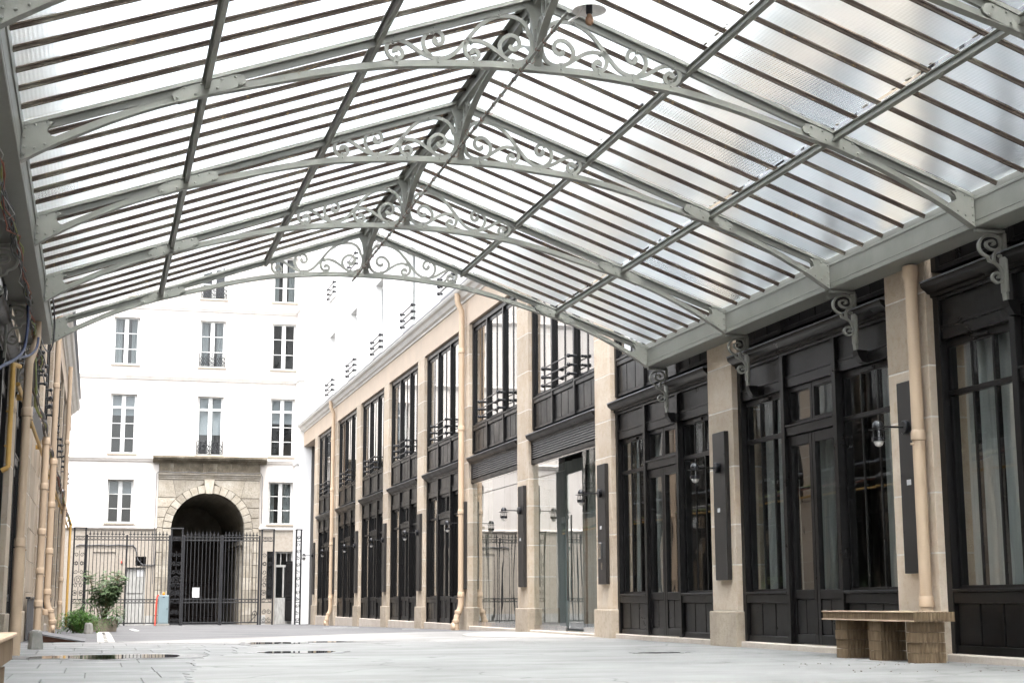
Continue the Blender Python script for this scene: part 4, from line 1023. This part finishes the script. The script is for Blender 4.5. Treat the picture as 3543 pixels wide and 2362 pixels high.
for a, b in zip(rows, rows[1:]):
    for s in (-1, 1):
        xo = PX0 if s < 0 else PX1; P = [(xo, a+.013), (xo, b-.013)]
        inner = []
        for j in range(7):
            z = a+.013+(b-a-.026)*j/6; dz = z-PZS
            if abs(dz) < RO: inner.append((PCX+s*(math.sqrt(RO*RO-dz*dz)+.014), z))
            else: inner.append((PCX+s*.20, z))
        P += list(reversed(inner)); 
        # radial joint: lean the crown blocks
        if abs(inner[-1][0]-PCX) < .5:
            xm = PCX+s*(RO*.72)
            portal_block([(xo, a+.013), (xo, b-.013), (xm+s*.16, b-.013), (xm+s*.004, a+.013)])
            inn = [(x, z) for x, z in inner]; portal_block([(xm-s*.008, a+.013), (xm+s*.148, b-.013), (inn[-1][0]+s*.02, b-.013)]+list(reversed(inn)))
        else: portal_block(P)
PZ = lambda z: fz(z)
ob('moulding', G().prism([(-.14, PZ(4.812)), (-.18, PZ(4.815)), (-.18, PZ(4.88)), (-.21, PZ(4.89)), (-.21, PZ(4.95)), (-.26, PZ(4.97)), (-.26, PZ(5.02)), (-.14, PZ(5.03))], 'x', PX0-.02, PX1+.02), 'portal_stone', portal)
for i in range(7):
    a = PX0+(PX1-PX0)*i/7; b = PX0+(PX1-PX0)*(i+1)/7; portal_block([(a+.004, PZ(5.03)), (b-.004, PZ(5.03)), (b-.004, PZ(5.385)), (a+.004, PZ(5.385))], -.175, -.1, 'portal_dark')
ob('cornice', G().prism([(.0, PZ(5.39)), (-.20, PZ(5.39)), (-.24, PZ(5.44)), (-.36, PZ(5.48)), (-.38, PZ(5.52)), (-.42, PZ(5.54)), (-.42, PZ(5.60)), (.0, PZ(5.66))], 'x', fx(1.77), fx(5.745)), 'portal_dark', portal)
# wires pinned along the arch cornice
ob('wiring', G().tube([(PX0-.1, -.19, ZB+1.5), (PX0-.08, -.19, PZ(5.0)), (PX0-.02, -.285, PZ(5.05))]+[(PX0+(PX1-PX0)*i/14, -.285, PZ(5.05)+.02*math.sin(i*1.9)) for i in range(15)]+[(PX1+.08, -.19, PZ(4.95)), (PX1+.1, -.03, PZ(3.3))], .012, 5), 'cable_grey', portal)
# the passage behind the arch
g = G(); N = 20
prof = [(PCX-PR-.1, ZB)]+[(PCX-(PR+.1)*math.cos(math.pi*i/N), PZS+(PR+.1)*math.sin(math.pi*i/N)) for i in range(N+1)]+[(PCX+PR+.1, ZB)]
V = [(x, y, z) for y in (.6, 11) for x, z in prof]; n_ = len(prof)
g.add(V, [(i, i+1, n_+i+1, n_+i) for i in range(n_-1)]); 
g.box(PCX-PR-.4, PCX+PR+.4, 11, 11.2, ZB-.2, 6.2)
g.box(PCX+PR-.06, PCX+PR+.12, 1.0, 1.5, ZB, PZS-.4); g.box(PCX+PR-.06, PCX+PR+.12, 2.4, 2.9, ZB, PZS-.4); g.box(PCX+PR-.1, PCX+PR+.12, .7, 9, PZS-.55, PZS-.4); g.box(PCX+PR-.05, PCX+PR+.12, .7, 9, ZB, ZB+.9)
ob('passage', g, 'portal_stone', end)
ob('passage_door', G().box(PCX-1.2, PCX+1.2, 10.8, 10.98, ZB, 3.2, .02).box(PCX-1.1, PCX-.1, 10.75, 10.8, ZB+.2, 1.4, .02).box(PCX+.1, PCX+1.1, 10.75, 10.8, ZB+.2, 1.4, .02), 'passage_door', end)
# worn door, broken vent, lower openings
ob('worn_door', G().box(fx(.995), fx(1.672), .10, .16, ZB-.1, fz(1.735), .004).box(fx(1.05), fx(1.62), .08, .10, ZB+.1, fz(.75), .004).box(fx(1.05), fx(1.62), .08, .10, fz(.85), fz(1.65), .004), 'door_worn', end)
ob('vent_grille', G().box(fx(1.36), fx(1.62), .07, .085, fz(1.42), fz(1.64), .003), 'paper', end)
ob('blind_recess', G().box(fx(-.17), fx(-.14), -.03, .01, ZB, fz(2.3)).box(fx(.64), fx(.67), -.03, .01, ZB, fz(2.3)).box(fx(-.14), fx(.64), -.03, .01, fz(2.26), fz(2.3)), 'facade', end)
ob('wall_cable', G().tube([(fx(-.7), -.03, fz(2.46))]+[(fx(-.7+.1*i), -.03, fz(2.5)+.01*math.sin(i)) for i in range(1, 20)]+[(fx(1.3), -.03, fz(2.4)), (fx(1.38), -.03, fz(2.0)), (fx(1.55), -.03, fz(1.82)), (fx(1.95), -.03, fz(1.82)), (fx(1.97), -.03, fz(2.3))], .022, 6), 'cable_grey', end, smooth=60)
piece('junction_box', (.06, .05, .08), 'red', end, (fx(.85), -.03, fz(1.91)), .005)
g = G(); a, b = fx(6.143), fx(6.783)
g.box(a, a+.06, .10, .18, ZB, fz(2.31)); g.box(b-.06, b, .10, .18, ZB, fz(2.31)); g.box(a+.06, b-.06, .10, .18, fz(2.25), fz(2.31)); g.box(a+.06, b-.06, .10, .18, fz(1.76), fz(1.84)); g.box((a+b)/2-.03, (a+b)/2+.03, .10, .18, fz(.7), fz(1.76)); g.box(a+.06, b-.06, .10, .18, ZB, fz(.68))
for q in (1, 2): xx = a+(b-a)*q/3; g.box(xx-.015, xx+.015, .10, .18, fz(1.84), fz(2.25))
d_ = ob('glazed_door', g, 'door_worn', end)
piece('pane', (b-a-.12, .006, fz(1.76)-fz(.68)), 'facade_glass', d_, ((a+b)/2, .15, (fz(1.76)+fz(.68))/2), 0); piece('pane', (b-a-.12, .006, fz(2.25)-fz(1.84)), 'facade_glass', d_, ((a+b)/2, .15, (fz(2.25)+fz(1.84))/2), 0)
ob('black_shutter', G().box(fx(6.52), fx(7.0), -.10, -.05, ZB+.12, fz(1.97), .006).box(fx(6.56), fx(6.96), -.12, -.10, fz(.85), fz(1.9), .01).box(fx(6.56), fx(6.96), -.12, -.10, ZB+.2, fz(.55), .01).box(fx(6.54), fx(6.98), -.125, -.10, fz(.60), fz(.66), .005).box(fx(6.54), fx(6.98), -.125, -.10, fz(.70), fz(.76), .005), 'timber', end)
ob('side_pane', G().box(fx(5.85), fx(6.12), .18, .2, fz(.655), fz(2.31)), 'facade_glass', end)
for a, b in ((-4.5, fx(.98)), (fx(1.69), PX0-.01), (PX1+.01, fx(5.84))): ob('grimy_plinth', G().box(a, b, -.03, .0, ZB-.4, ZB+.35, .005), 'door_worn', end)

# ------------------------------------------------------------------ iron railings and gate
YG = 53.0; ZG = zg(YG)
def fleur(g, x, z, y=0):
    g.prism([(x-.008, z), (x-.012, z+.05), (x-.03, z+.07), (x-.045, z+.055), (x-.05, z+.08), (x-.03, z+.105), (x-.012, z+.10), (x-.016, z+.14), (x, z+.21), (x+.016, z+.14), (x+.012, z+.10), (x+.03, z+.105), (x+.05, z+.08), (x+.045, z+.055), (x+.03, z+.07), (x+.012, z+.05), (x+.008, z)], 'y', y-.006, y+.006)
barm = {}
def railing(name, label, x0, x1, posts, fine=True):
    t = thing(name, label, 'gate' if 'gate' in name else 'railing', (x0, YG, ZG))
    w = x1-x0; g = G(); H1, H2 = 2.735-ZG, 2.62-ZG; L1, L2 = .635-ZG, .52-ZG
    for z in (H1, H2, L1, L2): g.box(0, w, -.018, .018, z-.014, z+.014, .003)
    g.box(0, w, -.018, .018, .06, .10, .003)
    ob('rails', g, 'iron', t)
    for px in posts: ob('post', G().box(px-x0-.03, px-x0+.03, -.03, .03, 0, H1+.06, .004), 'iron', t)
    n = int(round(w/.122)); key = 'bar'
    if key not in barm:
        b = G().box(-.011, .011, -.011, .011, .06, 2.735-ZG); fleur(b, 0, 2.735-ZG); barm[key] = mesh_of(b, 'bar', 'iron')
    ri = G()
    for i in range(n+1):
        x = w*i/n
        if i < n:
            for zc in ((H1+H2)/2, (L1+L2)/2): ri.ribbon([(x+w/n/2+.042*math.cos(a), zc+.042*math.sin(a)) for a in (k*math.pi/6 for k in range(13))], .012, 'y', -.006, .006)
        if min([abs(x0+x-p) for p in posts] or [9]) < .04: continue
        link('bar', barm[key], t, (x, 0, 0))
    ob('rings', ri, 'iron', t, kind='stuff')
    return t
def scroll_pillar(label, x0, x1, sides=True):
    t = thing('gate_pillar', label, 'gate pillar', (x0, YG, ZG), 'openwork iron gate pillars'); w = x1-x0; H = 3.0-ZG
    for x in (.02, w-.02): ob('upright', G().box(x-.027, x+.027, -.03, .03, 0, H, .003), 'iron', t)
    ob('cap', G().box(-.02, w+.02, -.04, .04, H, H+.04, .006), 'iron', t)
    ob('cross_bars', G().box(.04, w-.04, -.012, .012, 2.735-ZG-.012, 2.735-ZG+.012).box(.04, w-.04, -.012, .012, 2.62-ZG-.012, 2.62-ZG+.012).box(.04, w-.04, -.012, .012, .635-ZG-.012, .635-ZG+.012).box(.04, w-.04, -.012, .012, .52-ZG-.012, .52-ZG+.012).box(.04, w-.04, -.012, .012, .05, .08), 'iron', t)
    c = w/2; s_ = G()
    def spiral(cx_, cz, r_, a0, turns, dr): s_.ribbon([(cx_+r_*(1-.75*i/18)*math.cos(a0+dr*turns*2*math.pi*i/18), cz+r_*(1-.75*i/18)*math.sin(a0+dr*turns*2*math.pi*i/18)) for i in range(19)], .020, 'y', -.009, .009)
    r_ = w*.2
    if w < .25:                                                     # the narrow one is a single run of S scrolls
        for i in range(13): d = 1 if i % 2 else -1; spiral(c-d*w*.06, .16+i*.235, w*.33, math.pi/2*d, 1.35, d)
        ob('scrollwork', s_, 'iron', t, kind='stuff'); return t
    for cz in (.98, 1.20, 1.92, 2.22):
        for d in (-1, 1):
            spiral(c+d*w*.23, cz+.13, r_*.9, math.pi/2+d*math.pi/2+math.pi, 1.2, d); spiral(c+d*w*.23, cz-.13, r_*.9, math.pi/2+d*math.pi/2+math.pi, 1.2, -d)
    for cz in (2.9, .16, .44):
        for d in (-1, 1): spiral(c+d*w*.21, cz, r_*.95, math.pi/2, 1.4, d)
    for rr_, zz in ((w*.33, 1.52), (w*.12, 1.52)): s_.ribbon([(c+rr_*math.cos(a), zz+rr_*math.sin(a)) for a in (k*math.pi/10 for k in range(21))], .014, 'y', -.007, .007)
    for k in range(6):
        a = k*math.pi/3; s_.ribbon([(c+w*.2*math.cos(a)+w*.085*math.cos(b), 1.52+w*.2*math.sin(a)+w*.085*math.sin(b)) for b in (q*math.pi/5 for q in range(11))], .011, 'y', -.006, .006)
    s_.box(c-.009, c+.009, -.009, .009, .64-ZG, 1.3); s_.box(c-.009, c+.009, -.009, .009, 1.75, 2.5)
    ob('scrollwork', s_, 'iron', t, kind='stuff')
    return t
scroll_pillar('openwork scrolled iron pillar between the shrub and the yellow pipe', -.77, -.36)
railing('iron_railing', 'black iron railing with fleur-de-lis tips behind the shrub', -.36, 2.40, [-.34, .97, 2.38])
scroll_pillar('openwork scrolled iron pillar beside the grey cabinet', 2.42, 2.83)
railing('iron_gate', 'black iron gate leaf closing the dark archway, paper notice tied on', 2.85, 4.13, [2.87, 4.11])
railing('iron_gate', 'black iron gate leaf with a curled foot brace before the arch jamb', 4.15, 5.45, [4.17, 5.43])
scroll_pillar('openwork scrolled iron pillar next to the side gateway', 5.49, 5.94)
scroll_pillar('narrow openwork iron pillar against the end of the shop row', 6.68, 6.89)
for o in [x for x in bpy.data.objects if x.name.startswith('iron_gate')]:
    if 'notice' in o['label']:
        piece('notice', (.24, .004, .34), 'paper', o, (.46, -.025, .86-ZG), 0)
    else:
        ob('foot_brace', G().ribbon(smoothp([(1.26, .32), (1.20, .46), (1.12, .44), (1.10, .36), (1.16, .34), (1.18, .40)], 3), .022, 'y', -.015, .015).ribbon(smoothp([(1.26, .38), (1.12, .22), (1.02, .12), (.95, .04)], 3), .022, 'y', -.015, .015), 'iron', o)

# grey service cabinet with amber lamp and a red strip
t = thing('service_cabinet', 'pale grey-blue metal cabinet with amber beacon at the railing', 'cabinet', (2.22, 52.4, zg(52.4)))
ob('plinth', G().box(-.22, .22, -.15, .15, -.05, .06, .01), 'bollard', t); ob('body', G().box(-.17, .17, -.12, .12, .06, 1.0, .008), 'cabinet', t)
d_ = ob('door', G().box(-.155, .155, -.128, -.12, .09, .96, .003), 'cabinet', t); piece('lock', (.02, .012, .05), 'lampblack', d_, (.12, -.132, .55), .002); piece('label', (.07, .002, .02), 'cable_blue', d_, (.0, -.13, .93), 0)
ob('beacon', G().lathe([(.04, 1.0), (.045, 1.01), (.045, 1.07), (.03, 1.09), (.005, 1.1)], n=14), 'amber', t, smooth=50)
t = thing('warning_strip', 'bent red plastic strip leaning on the grey cabinet', 'strip', (1.98, 52.2, zg(52.2)))
ob('strip', G().ribbon(smoothp([(.08, 1.0), (.03, .95), (.0, .7), (-.01, .3), (-.02, .0)], 4), .045, 'y', -.006, .006), 'red', t)

# ------------------------------------------------------------------ bollards, plate, planting
def bollard(x, y, w, h, label):
    t = thing('wheel_guard', label, 'bollard', (x, y, zg(y)), 'concrete wheel guards along the opposite wall')
    g = G(); prof = [(w/2, 0), (w*.5, h*.18), (w*.40, h*.85), (w*.33, h*.96), (w*.2, h)]
    V = []
    for r_, z in prof:
        for k in range(8):
            a = math.pi/8+k*math.pi/4; V.append((r_*1.05*math.cos(a)*(1.1 if k % 2 else 1), r_*math.sin(a), z-.01))
    g.add(V, [(i*8+k, i*8+(k+1) % 8, (i+1)*8+(k+1) % 8, (i+1)*8+k) for i in range(len(prof)-1) for k in range(8)]+[tuple(32+k for k in range(8))])
    ob('block', g, 'bollard', t); 
bollard(-.66, 19.1, .17, .235, 'tapered concrete bollard beside the thick cream downpipe')
bollard(-.09, 29.6, .165, .20, 'small concrete bollard before the low green bush')
t = thing('steel_plate', 'rusty steel plate propped up by the wall near the bollard', 'metal plate', (-.45, 23.2, 0))
ob('plate', G().prism([(-.42, .13), (.30, .0), (.34, .0), (.34, .012), (.30, .014), (-.42, .145)], 'y', -.9, .9), 'grey_board', t); ob('edge', G().prism([(-.42, .0), (.26, .0), (-.42, .125)], 'y', -.86, -.80), 'rust', t)

def leaves(g, c, n, rx, ry, rz, size, rr, droop=.4):
    for _ in range(n):
        while True:
            p = Vector((rr.uniform(-1, 1), rr.uniform(-1, 1), rr.uniform(-1, 1)))
            if p.length < 1 and p.length > .35: break
        q = Vector((c[0]+p.x*rx, c[1]+p.y*ry, c[2]+p.z*rz)); leaf(g, q, Vector((p.x, p.y, p.z*.5-droop+rr.uniform(-.3, .5))), size*rr.uniform(.6, 1.2), rr)
def leaf(g, q, d, l, rr, wd_=.34):
    d = d.normalized() if d.length > .01 else Vector((1, 0, 0)); s = d.cross(Vector((rr.uniform(-.3, .3), rr.uniform(-.3, .3), 1))).normalized(); n = s.cross(d)
    w = l*wd_*.5; m = q+d*l*.5-n*l*.06; e = q+d*l-n*l*.18
    g.add([q, m+s*w+n*w*.35, e, m-s*w+n*w*.35, m], [(0, 1, 4), (1, 2, 4), (2, 3, 4), (3, 0, 4)])
def shrubs():
    rr = random.Random(21)
    t = thing('potted_shrub', 'tall leafy shrub with pale divided leaves in a stone planter', 'shrub', (.17, 32.8, zg(32.8)))
    pl = ob('planter', G().prism([(-.28, 0), (.28, 0), (.32, .26), (-.32, .26)], 'y', -.26, .26), 'planter', t); ob('soil', G().box(-.29, .29, -.25, .25, .24, .265), 'soil', pl)
    st = G(); lf = G()
    for i in range(11):
        a = rr.uniform(0, 6.28); top = Vector((math.cos(a)*rr.uniform(.1, .5), math.sin(a)*rr.uniform(.1, .4), rr.uniform(.65, 1.2))); b = Vector((top.x*.2, top.y*.2, .25))
        m = (b+top)*.5+Vector((rr.uniform(-.05, .05), rr.uniform(-.05, .05), .08)); P = smoothp([tuple(b), tuple(m), tuple(top)], 5)
        st.tube(P, [.014*(1-.06*j) for j in range(len(P))], 6)
        for j in range(4, len(P)):
            for _ in range(6):
                pet = Vector((rr.uniform(-1, 1), rr.uniform(-1, 1), rr.uniform(-.1, .7))).normalized(); o_ = Vector(P[j]); e = o_+pet*rr.uniform(.06, .15)
                st.tube([tuple(o_), tuple(e)], .003, 4)
                for k in range(6):
                    aa = (k-2.5)*.5; side = pet.cross(Vector((0, 0, 1))).normalized(); leaf(lf, e, pet*math.cos(aa)+side*math.sin(aa)+Vector((0, 0, -.35)), rr.uniform(.07, .13), rr, .3)
    leaves(lf, (-.3, -.1, .45), 260, .25, .2, .3, .10, rr); leaves(lf, (.2, -.15, .35), 380, .22, .2, .26, .09, rr)
    ob('stems', st, 'stem', t, kind='stuff'); ob('foliage', lf, 'leaf_pale', t, kind='stuff')
    t = thing('low_bush', 'low rounded bright green bush beside the planter', 'bush', (-.27, 30.6, zg(30.6))); t.scale = (1.22, 1.2, 1.12)
    st = G(); lf = G()
    for i in range(26):
        a = rr.uniform(0, 6.28); e = (math.cos(a)*rr.uniform(.1, .3), math.sin(a)*rr.uniform(.1, .25), rr.uniform(.12, .28)); st.tube([(e[0]*.2, e[1]*.2, 0), e], .006, 5)
    for _ in range(26):
        a = rr.uniform(0, 6.28); r_ = rr.uniform(.0, .27); leaves(lf, (math.cos(a)*r_*1.2, math.sin(a)*r_, rr.uniform(.10, .27)), 190, .17, .16, .12, .046, rr, .1)
    ob('stems', st, 'stem', t, kind='stuff'); ob('foliage', lf, 'leaf_bright', t, kind='stuff')
shrubs()

# ------------------------------------------------------------------ corrugated cardboard benches
def bench(label, x0, x1, y0, y1, blocks, top):
    t = thing('cardboard_bench', label, 'bench', (x0, y0, 0)); w = x1-x0; l = y1-y0; rr = random.Random(int(l*100))
    def corr(xa, xb, ya, yb, za, zb, pitch, amp, lean=0):
        """block with a corrugated front and end faces"""
        P = []; n = max(2, int((yb-ya)/.011)*2); m = max(8, int((xb-xa)/.034)*6)
        for i in range(n): P.append((xa+(.004 if i % 2 else 0)+rr.uniform(-.002, .002), yb-(yb-ya)*i/n))      # cut edges of the sheets
        for i in range(m): P.append((xa+(xb-xa)*i/m, ya+.009*(1+math.sin(i*math.pi/3))+rr.uniform(-.001, .001)))   # the open flutes
        P += [(xb, ya), (xb, yb)]
        return G().prism(P, 'z', za, zb)
    st = ob('seat', corr(.012, w-.01, .012, l-.012, top-.075, top-.012, .012, .003), 'cardboard', t)
    ob('top_sheet', G().box(0, w, 0, l*.52, top-.012, top, .003), 'cardboard_edge', st); ob('top_sheet', G().box(0.004, w, l*.52+.003, l, top-.014, top-.002, .003), 'cardboard_edge', st)
    ob('bottom_sheet', G().box(0, w*.9, 0, l*.52, top-.09, top-.075, .003), 'cardboard_edge', st); ob('bottom_sheet', G().box(.003, w*.9, l*.52+.003, l, top-.089, top-.076, .003), 'cardboard_edge', st)
    ob('end_flap', corr(.0, w+.05, -.012, .0, top-.088, top-.004, .03, .006), 'cardboard', st)
    for (a, b) in blocks:
        h = (top-.09)/4
        bl = None
        for k in range(4):
            o = rr.uniform(-.008, .008); g = corr(.05+o, w-.02+o, a+o, b+o+rr.uniform(-.005, .005), k*h+.001, (k+1)*h-.003, .026, .006)
            bl = ob('support', g, 'cardboard', t) if k == 0 else (ob('layer', g, 'cardboard', bl) and bl)
    return t
bench('corrugated cardboard bench in front of the pier with cream downpipe', 6.89, 7.235, 11.92, 13.68, [(.05, .23), (.72, .91), (1.38, 1.56)], .447)
bench('corrugated cardboard bench end by the opposite wall', -.60, -.205, 2.7, 4.5, [(.1, .5), (.75, 1.1), (1.4, 1.74)], .47)
bpy.context.view_layer.update()
